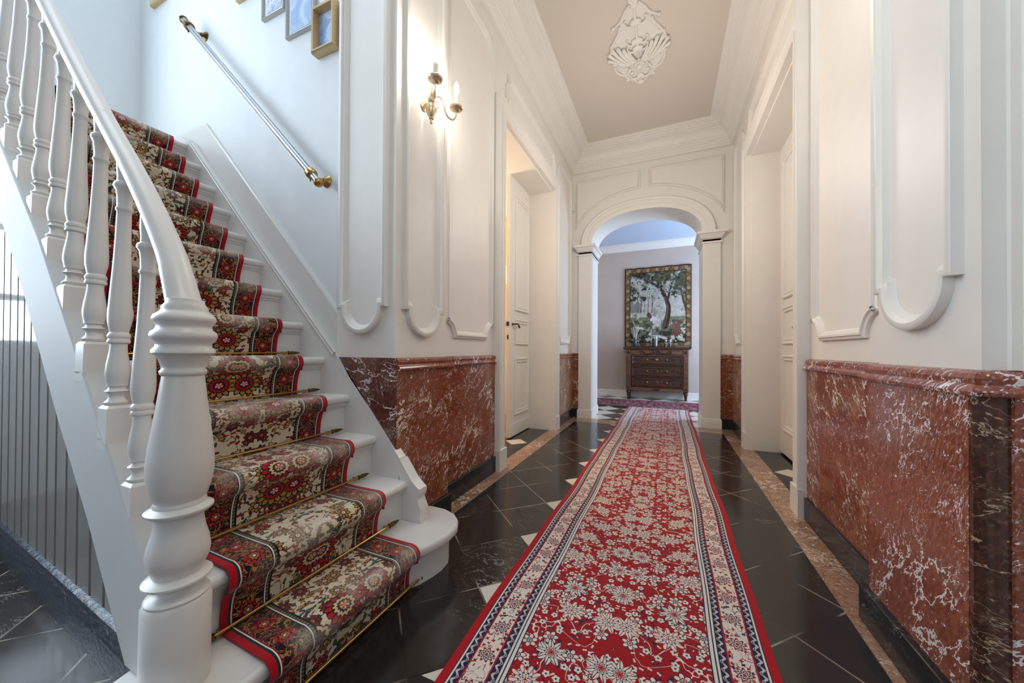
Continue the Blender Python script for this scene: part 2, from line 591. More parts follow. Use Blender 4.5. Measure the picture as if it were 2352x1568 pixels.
def runner_material():
    m = Mat('red_persian_runner_wool', 0.9, 0.15)
    u, v, _ = m.xyz(m.uvmap())          # metres: u across from the left edge, v along
    Wd = 0.965
    e = u.min(Wd - u)                    # distance from nearest long edge
    cx = (u - Wd / 2).abs()              # mirrored across the centre line
    RED, RED2 = rgb(168, 22, 28), rgb(150, 16, 24)
    IV, NAVY, PINK = rgb(222, 212, 200), rgb(28, 38, 72), rgb(196, 96, 92)
    wo = m.noise(m.vec(u, v), 300, 2)
    wob = (wo - 0.5) * 0.10
    # field
    n = m.noise(m.vec(u, v), 2.2, 3)
    c = m.mix(n, RED2, RED)
    # fine vines
    nz = m.noise(m.vec(cx, v), 9, 3, 0.5, 0.8)
    c = m.mix((nz - 0.5).abs().lt(0.0065), c, NAVY)
    nz2 = m.noise(m.vec(cx + 3.0, v), 8, 2, 0.5, 0.6)
    c = m.mix((nz2 - 0.52).abs().lt(0.006), c, IV)
    # tiny buds
    def bloom(c, t, on, r2, n, th, dark):
        c = m.mix(t.lt(1.16) * on, c, dark)
        c = m.mix(t.lt(1.0) * on, c, IV)
        return c
    t, r1, r2, th, r = flower(m, cx, v, 40, 0.9, 2, 0.30, 0.35, 2.0, 6.0)
    t = t + wob
    on = r1.gt(0.45)
    c = m.mix(t.lt(1.0) * on, c, m.mix(r2.gt(0.75), IV, NAVY))
    c = m.mix(t.lt(0.60) * on, c, IV)
    t, r1, r2, th, r = flower(m, cx, v, 25, 0.8, 5, 0.33, 0.14, 31.0, 4.0)
    t = t + wob
    on = r1.gt(0.35)
    c = bloom(c, t, on, r2, 5, th, m.mix(r2.gt(0.4), RED2, NAVY))
    c = m.mix(t.lt(0.30) * on, c, NAVY)
    # small flowers
    t, r1, r2, th, r = flower(m, cx, v, 12.5, 0.75, 6, 0.33, 0.17, 7.0, 3.0)
    t = t + wob
    on = r1.gt(0.35)
    c = bloom(c, t, on, r2, 6, th, m.mix(r2.gt(0.5), RED2, NAVY))
    c = m.mix((th * 6.0).cos().lt(-0.7) * between(t, 0.5, 1.0) * on, c, m.mix(r2.gt(0.5), NAVY, RED))
    c = m.mix(between(t, 0.30, 0.46) * on, c, NAVY)
    c = m.mix(t.lt(0.18) * on, c, RED)
    # large palmettes
    t, r1, r2, th, r = flower(m, cx + 0.03, v, 5.6, 0.55, 9, 0.285, 0.20, 13.0, 2.0)
    t = t + wob * 0.8
    on = r1.gt(0.15)
    c = m.mix(t.lt(1.12) * on, c, m.mix(r2.gt(0.35), NAVY, RED2))
    c = m.mix(t.lt(1.0) * on, c, IV)
    ray = ((th * 18.0 + r1 * 36.0).cos()).lt(-0.80) * between(t, 0.50, 0.98)
    c = m.mix(ray * on, c, m.mix(r2.gt(0.6), NAVY, rgb(150, 60, 66)))
    c = m.mix(between(t, 0.40, 0.50) * on, c, NAVY)
    c = m.mix(t.lt(0.32) * on, c, m.mix(r2.gt(0.5), PINK, IV))
    c = m.mix(((th * 6.0).cos().gt(0.1) * between(t, 0.12, 0.28)) * on, c, RED)
    c = m.mix(t.lt(0.09) * on, c, NAVY)
    field = c
    # ivory border with rosettes
    bc = m.mix(0.0, IV, IV)
    nb = m.noise(m.vec(e, v), 24, 2, 0.5, 1.0)
    bc = m.mix((nb - 0.5).abs().lt(0.020), bc, m.mix(n.gt(0.5), rgb(150, 58, 58), NAVY))
    t, r1, r2, th, r = flower(m, e, v, 44, 0.8, 4, 0.34, 0.25, 4.0, 6.0)
    bc = m.mix(t.lt(1.0) * r1.gt(0.35), bc, m.mix(r2.gt(0.5), RED, NAVY))
    dv = ((v / 0.125).fract() - 0.5) * 0.125
    de = e - 0.101
    rr = (dv * dv + de * de).sqrt()
    th = X.m('ARCTAN2', de, dv)
    tr = rr / (0.030 * (0.82 + 0.18 * (th * 9.0).cos()))
    bc = m.mix(tr.lt(1.15), bc, IV)
    bc = m.mix(tr.lt(1.0), bc, rgb(122, 40, 52))
    bc = m.mix(tr.lt(0.72), bc, IV)
    bc = m.mix(between(tr, 0.36, 0.55), bc, NAVY)
    bc = m.mix(tr.lt(0.24), bc, RED)
    # guard: wavy chain on navy
    def guard(c, e0, e1):
        mid, hw = (e0 + e1) / 2, (e1 - e0) / 2
        w = (e - mid) - ((v * (2 * math.pi / 0.032)).sin() * hw * 0.45)
        g = m.mix(w.abs().lt(hw * 0.36), NAVY, rgb(198, 190, 184))
        g = m.mix((w.abs().lt(hw * 0.16)) * ((v / 0.032).fract().lt(0.4)), g, rgb(120, 44, 48))
        return m.mix(between(e, e0, e1), c, g)
    c = m.mix(e.lt(0.192), field, NAVY)
    c = m.mix(e.lt(0.188), c, IV)
    c = m.mix(e.lt(0.178), c, NAVY)
    c = m.mix(e.lt(0.174), c, IV)
    c = m.mix(e.lt(0.167), c, NAVY)
    c = guard(c, 0.142, 0.166)
    c = m.mix(e.lt(0.141), c, RED)
    c = m.mix(e.lt(0.136), c, bc)
    c = m.mix(e.lt(0.066), c, RED)
    c = m.mix(e.lt(0.061), c, NAVY)
    c = guard(c, 0.036, 0.060)
    c = m.mix(e.lt(0.036), c, IV)
    c = m.mix(e.lt(0.030), c, NAVY)
    c = m.mix(e.lt(0.027), c, rgb(170, 14, 26))
    m.col(c)
    m.bump(wo, 0.5, 0.002)
    m.b.inputs['Sheen Weight'].default_value = 0.15
    return m.m


def stair_carpet_material():
    m = Mat('ivory_floral_stair_wool', 0.9, 0.15)
    u, v, _ = m.xyz(m.uvmap())
    Wd = 0.60
    e = u.min(Wd - u)
    cx = (u - Wd / 2).abs()
    IV, NAVY, BLK = rgb(214, 200, 174), rgb(28, 32, 48), rgb(24, 18, 24)
    RED, GOLD, GREEN, MAR = rgb(170, 26, 28), rgb(168, 122, 58), rgb(58, 84, 70), rgb(66, 16, 28)
    wo = m.noise(m.vec(u, v), 420, 2)
    wob = (wo - 0.5) * 0.16
    c = m.mix(m.noise(m.vec(u, v), 30, 2), rgb(204, 188, 160), IV)
    # leaves and vines
    nz = m.noise(m.vec(cx, v), 11, 3, 0.55, 1.2)
    c = m.mix((nz - 0.5).abs().lt(0.020), c, GOLD)
    c = m.mix((nz - 0.5).abs().lt(0.008), c, NAVY)
    nl = m.noise(m.vec(cx * 1.0 + 5.0, v * 1.4), 15, 3, 0.5, 1.8)
    nm = m.noise(m.vec(cx + 2.0, v), 13, 2)
    c = m.mix(nl.gt(0.565) * nm.gt(0.44), c, BLK)
    c = m.mix(nl.gt(0.595) * nm.gt(0.44), c, m.mix(nm.gt(0.53), GOLD, GREEN))
    # little buds
    t, r1, r2, th, r = flower(m, cx, v, 40, 0.9, 2, 0.36, 0.28, 3.0, 6.0)
    t = t + wob
    on = r1.gt(0.35)
    c = m.mix(t.lt(1.0) * on, c, BLK)
    c = m.mix(t.lt(0.66) * on, c, m.mix(r2.gt(0.6), RED, m.mix(r2.gt(0.3), GOLD, GREEN)))
    # middle flowers
    t, r1, r2, th, r = flower(m, cx, v, 14.0, 0.7, 8, 0.36, 0.13, 9.0, 3.0)
    t = t + wob
    on = r1.gt(0.35)
    c = m.mix(t.lt(1.08) * on, c, BLK)
    c = m.mix(t.lt(0.92) * on, c, m.mix(r2.gt(0.40), GOLD, m.mix(r1.gt(0.7), rgb(120, 30, 34), RED)))
    c = m.mix((th * 8.0).cos().lt(-0.75) * between(t, 0.4, 1.0) * on, c, BLK)
    c = m.mix(t.lt(0.46) * on, c, NAVY)
    c = m.mix(t.lt(0.30) * on, c, m.mix(r2.gt(0.45), rgb(214, 204, 190), GOLD))
    c = m.mix(t.lt(0.12) * on, c, RED)
    # big palmettes
    t, r1, r2, th, r = flower(m, cx * 0.8 + 0.02, v, 7.0, 0.5, 13, 0.37, 0.09, 21.0, 2.0)
    t = t + wob * 0.7
    on = r1.gt(0.40)
    c = m.mix(t.lt(1.06) * on, c, BLK)
    c = m.mix(t.lt(0.96) * on, c, m.mix(r2.gt(0.6), RED, m.mix(r2.gt(0.3), GREEN, GOLD)))
    c = m.mix((th * 13.0).cos().lt(-0.7) * between(t, 0.62, 1.0) * on, c, BLK)
    c = m.mix(t.lt(0.66) * on, c, BLK)
    c = m.mix(t.lt(0.58) * on, c, m.mix(r2.gt(0.5), rgb(206, 176, 130), RED))
    c = m.mix(between(t, 0.26, 0.40) * on, c, NAVY)
    c = m.mix((th * 5.0).cos().gt(0.0) * t.lt(0.24) * on, c, m.mix(r2.gt(0.5), RED, rgb(220, 208, 190)))
    field = c
    # maroon border
    b = m.mix(m.noise(m.vec(e, v), 26, 2).gt(0.5), MAR, rgb(34, 16, 30))
    nb = m.noise(m.vec(e, v), 34, 2, 0.5, 1.5)
    b = m.mix((nb - 0.5).abs().lt(0.030), b, GOLD)
    b = m.mix(nb.gt(0.645), b, m.mix(nm.gt(0.5), RED, GREEN))
    dv = ((v / 0.098).fract() - 0.5) * 0.098
    de = e - 0.073
    rr = (dv * dv + de * de).sqrt()
    th = X.m('ARCTAN2', de, dv)
    tr = rr / (0.029 * (0.86 + 0.14 * (th * 8.0).cos())) + wob * 0.6
    b = m.mix(tr.lt(1.0), b, RED)
    b = m.mix(between(tr, 0.52, 0.72), b, BLK)
    b = m.mix(tr.lt(0.52), b, rgb(186, 84, 48))
    b = m.mix(tr.lt(0.30), b, GREEN)
    b = m.mix(tr.lt(0.16), b, rgb(224, 214, 196))
    c = m.mix(e.lt(0.137), field, BLK)
    c = m.mix(between(e, 0.124, 0.131) * (v / 0.012).fract().gt(0.35), c, rgb(120, 108, 70))
    c = m.mix(between(e, 0.1185, 0.1225), c, rgb(224, 222, 220))
    c = m.mix(e.lt(0.115), c, b)
    c = m.mix(e.lt(0.031), c, rgb(150, 22, 26))
    c = m.mix(e.lt(0.028), c, rgb(218, 220, 214))
    c = m.mix(e.lt(0.0245), c, rgb(20, 48, 50))
    c = m.mix(e.lt(0.018), c, rgb(170, 14, 30))
    # threadbare strip along each nosing (third uv-less cue: wear stored per vertex)
    at = m.node('ShaderNodeAttribute')
    at.attribute_name = 'wear'
    wr = X(at.outputs['Fac'])
    th2 = m.noise(m.vec(u * 0.5, v * 3.0), 220, 2)
    wn = m.noise(m.vec(u, v), 6, 2)
    c = m.mix((wr * wn.step(0.35, 0.65) * th2.gt(0.42)) * 0.62, c, rgb(206, 196, 182))
    m.col(c)
    m.bump(wo, 0.5, 0.002)
    m.b.inputs['Sheen Weight'].default_value = 0.25
    m.b.inputs['Sheen Roughness'].default_value = 0.4
    return m.m


def cross_rug_material():
    m = Mat('faded_maroon_rug_wool', 0.95, 0.1)
    u, v, _ = m.xyz(m.uvmap())
    n = m.noise(m.vec(u, v * 0.6), 16, 4, 0.6, 1.0)
    n2 = m.noise(m.vec(u, v), 40, 2)
    c = m.mix(n.step(0.42, 0.6), rgb(96, 34, 42), rgb(158, 116, 112))
    c = m.mix(n2.gt(0.58), c, rgb(74, 56, 84))
    e = v.min(0.95 - v)
    c = m.mix(e.lt(0.06), c, rgb(116, 92, 100))
    m.col(c)
    return m.m


M_runner = runner_material()
M_carpet = stair_carpet_material()
M_rug = cross_rug_material()


def wood(name, c0, c1, rough=0.32, scale=(6, 60, 60)):
    m = Mat(name, rough)
    n = m.noise(m.mapping(m.pos(), scale=scale), 1.0, 4, 0.6, 0.6)
    m.col(m.mix(n.step(0.3, 0.7), c0, c1))
    return m.m


M_wood = wood('dark_carved_oak', rgb(48, 28, 20), rgb(92, 56, 38))
M_woodl = wood('mid_brown_oak', rgb(82, 50, 32), rgb(132, 88, 58))

M_beige = Mat('taupe_textured_wallpaper', 0.8, 0.2)
_n = M_beige.noise(M_beige.pos(), 60, 4)
_n2 = M_beige.noise(M_beige.pos(), 2.5, 3)
M_beige.col(M_beige.mix(_n2, rgb(186, 170, 160), rgb(204, 190, 180)))
M_beige.bump(_n, 0.15, 0.004)
M_beige = M_beige.m
M_orange = simple('orange_wallpaper', rgb(244, 190, 116), 0.8)
M_parquet = wood('brown_parquet', rgb(120, 92, 72), rgb(156, 126, 100), 0.35, (10, 2, 2))

M_panel = Mat('grey_tongue_and_groove_paint', 0.13)
_x, _y, _z = M_panel.xyz(M_panel.pos())
_n = M_panel.noise(M_panel.mapping(M_panel.pos(), scale=(1, 1, 0.12)), 14, 4, 0.6)
M_panel.col(M_panel.mix(_n, rgb(128, 124, 120), rgb(156, 153, 150)))
M_panel.bump(_n, 0.2, 0.004)
M_panel = M_panel.m

M_glass = Mat('clear_glass', 0.02)
M_glass.b.inputs['Transmission Weight'].default_value = 1.0
M_glass.b.inputs['IOR'].default_value = 1.45
M_glass.col((0.96, 0.98, 1.0))
M_glass = M_glass.m
M_teal = simple('teal_glass_bottle', rgb(20, 70, 84), 0.1)
M_wax = simple('ivory_candle_wax', rgb(240, 226, 198), 0.5)
M_reed = simple('pale_reed', rgb(214, 204, 188), 0.7)
M_label = simple('white_label', rgb(226, 226, 224), 0.6)
M_goldframe = simple('gilt_frame', rgb(206, 178, 136), 0.35, 0.5)
M_silverframe = simple('silver_frame', rgb(190, 190, 188), 0.35, 0.5)
M_mat = simple('white_picture_mount', rgb(232, 234, 236), 0.7)


def print_material(name, c0, c1, scale):
    m = Mat(name, 0.12)
    n = m.noise(m.obj(), scale, 5, 0.6, 1.0)
    m.col(m.mix(n.step(0.35, 0.65), c0, c1))
    return m.m


M_print_flower = print_material('blue_grey_flower_print', rgb(150, 168, 192), rgb(224, 228, 234), 22)
M_print_blue = print_material('pale_blue_print', rgb(150, 178, 214), rgb(208, 220, 234), 7)
M_print_cloud = print_material('cloudy_blue_print', rgb(132, 164, 206), rgb(214, 224, 234), 8)
M_print_pale = print_material('pale_print', rgb(196, 206, 206), rgb(226, 230, 226), 16)

M_bulb = Mat('lit_candle_bulb', 0.3)
M_bulb.b.inputs['Emission Color'].default_value = (1.0, 0.93, 0.83, 1)
M_bulb.b.inputs['Emission Strength'].default_value = 240.0
M_bulb.col((1, 1, 1))
M_bulb = M_bulb.m
M_sky = Mat('bright_sky_through_glass', 0.1)
M_sky.b.inputs['Emission Color'].default_value = (0.74, 0.87, 1.0, 1)
M_sky.b.inputs['Emission Strength'].default_value = 7.0
M_sky.col((0.8, 0.9, 1.0))
M_sky = M_sky.m
#==GEOMETRY==

# ================================================================== SETTING
def S(name, label, cat, loc=(0, 0, 0)):
    return empty(name, loc, label, cat, kind='structure')


# ---- floor
fl = MB().box(-4.1, 3.0, -3.2, 8.4, -0.12, 0).build('floor', M_floor, loc=(-0.5, 2.5, 0))
struct(fl, 'polished floor of black and white marble tiles laid diagonally', 'floor')
MB().box(-1.285, -1.187, 1.40, 5.25, 0, 0.0015).box(-1.345, -1.285, 2.78, 4.28, 0, .0015).build('border_strip', M_strip, fl)
b = MB().box(0.63, 0.755, 1.27, 5.25, 0, 0.0015)
b.box(0.755, 0.81, 2.78, 4.28, 0, 0.0015)
b.build('border_strip', M_strip, fl)
MB().box(-1.187, 0.63, 4.955, 5.25, 0, 0.0015).build('border_strip', M_strip, fl)
MB().box(-1.70, -1.285, 2.78, 4.28, 0, 0.001).build('threshold_slab', M_plinth, fl)
MB().box(0.81, 1.05, 2.78, 4.28, 0, 0.001).build('threshold_slab', M_plinth, fl)
M_whitetile = simple('white_marble_tile', rgb(222, 214, 198), 0.2)
for cx in (-1.50, 0.945):
    MB().prism([(cx - .125, 3.58), (cx, 3.455), (cx + .125 if cx < 0 else cx + .09, 3.58), (cx, 3.705)], PLAN, 0.0005, 0.0025).build('white_tile', M_whitetile, fl)

# ---- mouldings shared by the wall panels
PROF_PIL = [(0, 0), (0, .026), (.006, .030), (.020, .030), (.026, .022), (.034, .019), (.041, .006), (.046, 0)]
PROF_REC = [(0, 0), (0, .014), (.006, .018), (.012, .018), (.016, .027), (.026, .027), (.032, .016), (.040, .013), (.046, .004), (.05, 0)]
PROF_ARCH = [(0, 0), (0, .050), (.018, .056), (.030, .056), (.036, .048), (.060, .052), (.072, .052), (.078, .044), (.105, .050), (.112, .062), (.134, .066), (.140, .056), (.140, 0)]
PROF_CAP = [(0, .957), (.012, .955), (.024, .948), (.029, .936), (.025, .922), (.035, .914), (.040, .904), (.037, .895), (.022, .890), (0, .888)]
PROF_DOORPANEL = [(0, 0), (0, .014), (.006, .020), (.016, .020), (.022, .010), (.034, .008), (.040, .015), (.048, .012), (.052, 0)]


def pil_panel(y0, y1, zt, zs=1.205, s=.030, drop=.135):
    cx, rx = (y0 + y1) / 2, (y1 - y0) / 2 - s
    return [(y0, zt), (y0, zs), (y0 + s, zs)] + arc(cx, zs, rx, drop, 180, 360, 20)[1:-1] + [(y1 - s, zs), (y1, zs), (y1, zt)]


def rec_panel(y0, y1, zb, zt, r=.11, rt=.10):
    p = [(y0, zt - rt)]
    p += [(y0, zb + r + .02), (y0 - .012, zb + r + .012)]
    p += [(q[0] - .0, q[1]) for q in arc(y0 - .012, zb, r, r, 88, 2, 8)]
    p += [(y1 + .012 + (q[0] - 0), q[1]) for q in arc(0, zb, r, r, 178, 92, 8)]
    p += [(y1 + .012, zb + r + .012), (y1, zb + r + .02)]
    p += [(y1, zt - rt), (y1 - rt * .35, zt - rt * .55), (y1 - rt, zt), (y0 + rt, zt), (y0 + rt * .35, zt - rt * .55)]
    return p


# ---- left corridor wall
wl = S('wall_left', 'cream panelled corridor wall with marble dado on the left', 'wall', (-1.32, 3.3, 0))
MB().box(-1.64, -1.24, 1.39, 1.835, 0, 6.5).build('pilaster', M_cream, wl)
w = MB().box(-1.66, -1.32, 1.835, 2.78, 0, 3.95).box(-1.66, -1.32, 2.78, 4.28, 3.0, 3.95).box(-1.66, -1.32, 4.28, 5.4, 0, 3.95)
w.build('wall_face', M_cream, wl)
MB().sweep(pil_panel(1.437, 1.778, 3.55), PROF_PIL, FL(-1.24), True).build('panel_moulding', M_cream, wl)
MB().sweep(rec_panel(1.935, 2.605, 1.075, 3.52), PROF_REC, FL(-1.32), True).build('panel_moulding', M_cream, wl)
MB().sweep(rec_panel(4.50, 5.20, 1.08, 3.50), PROF_REC, FL(-1.32), True).build('panel_moulding', M_cream, wl)
MB().sweep([(2.86, 3.16), (4.34, 3.16), (4.34, 3.36), (4.30, 3.41), (4.30, 3.48), (2.90, 3.48), (2.90, 3.41), (2.86, 3.36)], PROF_REC, FL(-1.32), True).build('overdoor_moulding', M_cream, wl)
MB().box(-1.27, -1.22, 1.385, 1.84, .13, .895).build('marble_dado', M_marble2 if False else M_marble, wl)
MB().box(-1.34, -1.30, 1.84, 2.64, .13, .895).build('marble_dado', M_marble, wl)
MB().box(-1.34, -1.30, 4.42, 5.29, .13, .895).build('marble_dado', M_strip, wl)
MB().sweep([(-1.32, 2.64), (-1.32, 1.84), (-1.24, 1.84), (-1.24, 1.385)], PROF_CAP, PLAN).build('dado_cap', M_marble, wl)
MB().sweep([(-1.32, 5.295), (-1.32, 4.42)], PROF_CAP, PLAN).build('dado_cap', M_marble, wl)
MB().box(-1.27, -1.20, 1.385, 1.85, 0, .13).build('black_plinth', M_plinth, wl, bevel=.004)
MB().box(-1.34, -1.285, 1.85, 2.64, 0, .13).build('black_plinth', M_plinth, wl, bevel=.004)
MB().box(-1.34, -1.285, 4.42, 5.28, 0, .13).build('black_plinth', M_plinth, wl, bevel=.004)

# ---- right corridor wall
wr = S('wall_right', 'cream panelled corridor wall with marble dado on the right', 'wall', (.79, 3.3, 0))
MB().box(.715, 1.5, 1.27, 1.735, 0, 4.2).build('pilaster', M_cream, wr)
w = MB().box(.79, 1.12, 1.735, 2.78, 0, 3.95).box(.79, 1.12, 2.78, 4.28, 3.0, 3.95).box(.79, 1.12, 4.28, 5.4, 0, 3.95)
w.build('wall_face', M_cream, wr)
MB().sweep(pil_panel(1.325, 1.700, 3.55, 1.205), PROF_PIL, FR(.715), True).build('panel_moulding', M_cream, wr)
MB().sweep(rec_panel(1.895, 2.585, 1.055, 3.52), PROF_REC, FR(.79), True).build('panel_moulding', M_cream, wr)
MB().sweep(rec_panel(4.60, 5.16, 1.07, 3.50), PROF_REC, FR(.79), True).build('panel_moulding', M_cream, wr)
MB().sweep([(2.86, 3.16), (4.34, 3.16), (4.34, 3.36), (4.30, 3.41), (4.30, 3.48), (2.90, 3.48), (2.90, 3.41), (2.86, 3.36)], PROF_REC, FR(.79), True).build('overdoor_moulding', M_cream, wr)
MB().box(.69, .74, 1.268, 1.745, .13, .895).build('marble_dado', M_marble2, wr)
MB().box(.691, .755, 1.255, 1.272, .13, .895).build('marble_dado', M_marble3, wr)
MB().box(.755, .776, 1.245, 1.272, .13, .895).build('marble_dado', M_marble2, wr)
MB().box(.758, .778, 1.258, 1.272, .957, 3.95).build('casing_edge', M_cream, wr)
MB().box(.77, .80, 1.745, 2.66, .13, .895).build('marble_dado', M_marble, wr)
MB().box(.77, .80, 4.42, 5.29, .13, .895).build('marble_dado', M_strip, wr)
MB().sweep([(.776, 1.27), (.715, 1.27), (.715, 1.745), (.79, 1.745), (.79, 2.66)], PROF_CAP, PLAN).build('dado_cap', M_marble2, wr)
MB().sweep([(.79, 4.42), (.79, 5.295)], PROF_CAP, PLAN).build('dado_cap', M_marble, wr)
MB().box(.667, .74, 1.23, 1.765, 0, .13).build('black_plinth', M_plinth, wr, bevel=.004)
MB().box(.755, .80, 1.765, 2.66, 0, .13).build('black_plinth', M_plinth, wr, bevel=.004)
MB().box(.755, .80, 4.42, 5.28, 0, .13).build('black_plinth', M_plinth, wr, bevel=.004)
t = MB().box(.776, 1.05, 1.17, 1.27, 0, 3.95).box(.770, 1.05, 1.155, 1.18, 0, 3.95).build('trim_1', M_cream, bevel=.004)
struct(t, 'white upright door casing at the right edge beyond the marble dado', 'casing')

# ---- arch wall
wa = S('wall_arch', 'cream end wall with a wide moulded basket arch', 'wall', (-.29, 5.5, 0))
AX, AA, AZ, AB = -.295, .725, 2.555, .425


def arch_pts(n=40, da=0, db=0, ex=2.25):
    out = []
    for i in range(n + 1):
        t = math.pi - math.pi * i / n
        c, s = math.cos(t), math.sin(t)
        out.append((AX + (AA + da) * math.copysign(abs(c) ** (2 / ex), c), AZ + (AB + db) * abs(s) ** (2 / ex)))
    return out


ap = arch_pts()
w = MB().box(-1.66, -1.02, 5.30, 5.80, 0, 3.95).box(.43, 1.12, 5.30, 5.80, 0, 3.95)
n = len(ap)
v = [(x, 5.30, z) for x, z in ap] + [(x, 5.30, 3.95) for x, z in ap] + [(x, 5.80, z) for x, z in ap] + [(x, 5.80, 3.95) for x, z in ap]
f = []
for i in range(n - 1):
    f += [(i, i + 1, n + i + 1, n + i), (2 * n + i, 3 * n + i, 3 * n + i + 1, 2 * n + i + 1), (i, 2 * n + i, 2 * n + i + 1, i + 1)]
w.add(v, f)
w.build('wall_face', M_cream, wa)
for s, x0, x1 in ((0, -1.205, -1.02), (1, .43, .635)):
    MB().box(x0, x1, 5.25, 5.31, 0, 2.45).build('pier', M_cream, wa)
    path = [(-1.02, 5.8), (-1.02, 5.25), (-1.205, 5.25), (-1.205, 5.30)] if s == 0 else [(.635, 5.30), (.635, 5.25), (.43, 5.25), (.43, 5.8)]
    MB().sweep(path, [(0, 2.395), (.012, 2.40), (.014, 2.412), (.010, 2.424), (0, 2.428), (0, 2.455), (.018, 2.46), (.024, 2.478), (.042, 2.50), (.048, 2.514), (.066, 2.518), (.068, 2.552), (0, 2.556)], PLAN).build('pier_capital', M_cream, wa)
    MB().sweep(path, [(0, 0), (.014, 0), (.014, .11), (.008, .125), (0, .13)], PLAN).build('pier_plinth', M_cream, wa)
MB().sweep(ap, [(0, 0), (0, .032), (.02, .036), (.055, .036), (.060, .044), (.105, .044), (.112, .052), (.145, .054), (.158, .040), (.165, 0)], FY(5.30)).build('archivolt', M_cream, wa)


def ell(dx): return 2.55 + .74 * math.sqrt(max(0, 1 - (dx / 1.03) ** 2))


lp = [(AX + d, ell(d)) for d in np.linspace(-.958, -.045, 16)]
rp = [(AX + d, ell(d)) for d in np.linspace(.06, .975, 16)]
PS = [(0, 0), (0, .018), (.006, .022), (.012, .008), (.022, .008), (.028, .020), (.036, .008), (.044, 0)]
MB().sweep(lp + [(AX - .045, 3.54), (-1.245, 3.54)], PS, FY(5.30), True).build('spandrel_moulding', M_cream, wa)
MB().sweep(rp + [(.682, 3.545), (AX + .06, 3.545)], PS, FY(5.30), True).build('spandrel_moulding', M_cream, wa)
MB().box(-1.30, -1.205, 5.272, 5.305, .13, .895).build('marble_dado', M_marble, wa)
MB().box(.635, .77, 5.272, 5.305, .13, .895).build('marble_dado', M_marble, wa)
MB().sweep([(-1.205, 5.30), (-1.32, 5.30)], PROF_CAP, PLAN).build('dado_cap', M_marble, wa)
MB().sweep([(.79, 5.30), (.635, 5.30)], PROF_CAP, PLAN).build('dado_cap', M_marble, wa)
MB().box(-1.285, -1.205, 5.255, 5.305, 0, .13).build('black_plinth', M_plinth, wa)
MB().box(.635, .755, 5.255, 5.305, 0, .13).build('black_plinth', M_plinth, wa)

# ---- ceiling and cornice
ce = MB().box(-1.30, 1.5, -1.5, 5.6, 3.92, 4.05).build('ceiling', M_ceil)
struct(ce, 'flat cream corridor ceiling inside a stepped cornice', 'ceiling')
CORN = [(0, 3.645), (.022, 3.645), (.028, 3.662), (.028, 3.676), (.040, 3.682), (.046, 3.700), (.060, 3.706), (.064, 3.722), (.078, 3.728), (.082, 3.752), (.092, 3.756),
        (.100, 3.782), (.118, 3.808), (.140, 3.824), (.158, 3.830), (.158, 3.846), (.176, 3.850), (.178, 3.868), (.200, 3.872), (.206, 3.886), (.228, 3.890), (.236, 3.900), (.262, 3.903), (.268, 3.913), (.285, 3.916), (.288, 3.93)]
CORN = [(d + (.016 if k else 0), z) for k, (d, z) in enumerate(CORN)]
co = MB().sweep([(.792, -1.4), (.792, 5.302), (-1.322, 5.302), (-1.322, 1.39)], CORN, PLAN).build('trim_2', M_cream, smooth=25)
struct(co, 'stepped plaster cornice running round the corridor ceiling', 'cornice')

# ---- doors
d1 = S('door_1', 'cream panelled double door on the left, its near leaf standing open', 'door', (-1.5, 3.53, 0))
MB().sweep([(2.78, 0), (2.78, 3.0), (4.28, 3.0), (4.28, 0)], PROF_ARCH, FL(-1.32)).build('architrave', M_cream, d1)
MB().box(-1.32, -1.25, 2.634, 2.782, 0, .17).box(-1.32, -1.25, 4.278, 4.426, 0, .17).build('architrave_plinth', M_cream, d1)
MB().box(-1.66, -1.32, 2.77, 2.785, 0, 3.0).box(-1.66, -1.32, 4.275, 4.29, 0, 3.0).box(-1.66, -1.32, 2.78, 4.28, 2.985, 3.0).build('jamb_lining', M_cream, d1)


def door_leaf(root, fr, y0, y1, py0, py1, zs, slab):
    lf = slab.build('door_leaf', M_cream, root)
    for z0, z1 in zs:
        MB().sweep([(py0, z0), (py1, z0), (py1, z1), (py0, z1)], PROF_DOORPANEL, fr, True).build('panel_moulding', M_cream, lf)
    return lf


ZS = [(.245, .905), (1.062, 1.362), (1.458, 2.80)]
lf = door_leaf(d1, FL(-1.62), 3.66, 4.275, 3.80, 4.22, ZS, MB().box(-1.66, -1.62, 3.655, 4.275, .012, 2.985))
MB().box(-1.622, -1.612, 3.657, 4.273, .012, .15).build('kick_board', M_cream, lf)


def lever(root, x, y, z, sx, sy):
    h = MB()
    h.lathe([(.016, 0), (.018, .004), (.010, .010), (.008, .045)], (x, y, z), 12, 'x' if sx > 0 else '-x')
    pts = [(x + sx * .045, y, z), (x + sx * .050, y + sy * .02, z + .004), (x + sx * .050, y + sy * .055, z - .004), (x + sx * .048, y + sy * .085, z - .022), (x + sx * .046, y + sy * .105, z - .034)]
    h.tube(smooth_path(pts, 4), [.009] * 5 + [.0085] * 4 + [.011] * 5 + [.012] * 3, 10)
    h.build('door_handle', M_dbrass, root)


lever(lf, -1.62, 3.735, 1.295, 1, 1)
MB().box(-1.655, -1.625, 3.650, 3.656, 1.27, 1.32).box(-1.648, -1.632, 3.650, 3.656, 1.12, 1.17).build('lock_plate', M_black, lf)
hb = MB().lathe([(.014, 0), (.012, .012), (.009, .05)], (-1.66, 3.70, 1.295), 10, '-x').tube([(-1.70, 3.70, 1.295), (-1.71, 3.66, 1.295), (-1.71, 3.62, 1.29)], .008, 8)
hb.tube([(-1.665, 3.69, 1.36), (-1.668, 3.69, 1.33), (-1.668, 3.69, 1.26), (-1.665, 3.69, 1.22)], [.006, .012, .012, .006], 8)
hb.build('inner_handle', M_brass, lf)
lf2 = MB().box(-2.40, -1.68, 2.735, 2.775, .012, 2.985).build('door_leaf', M_cream, d1)

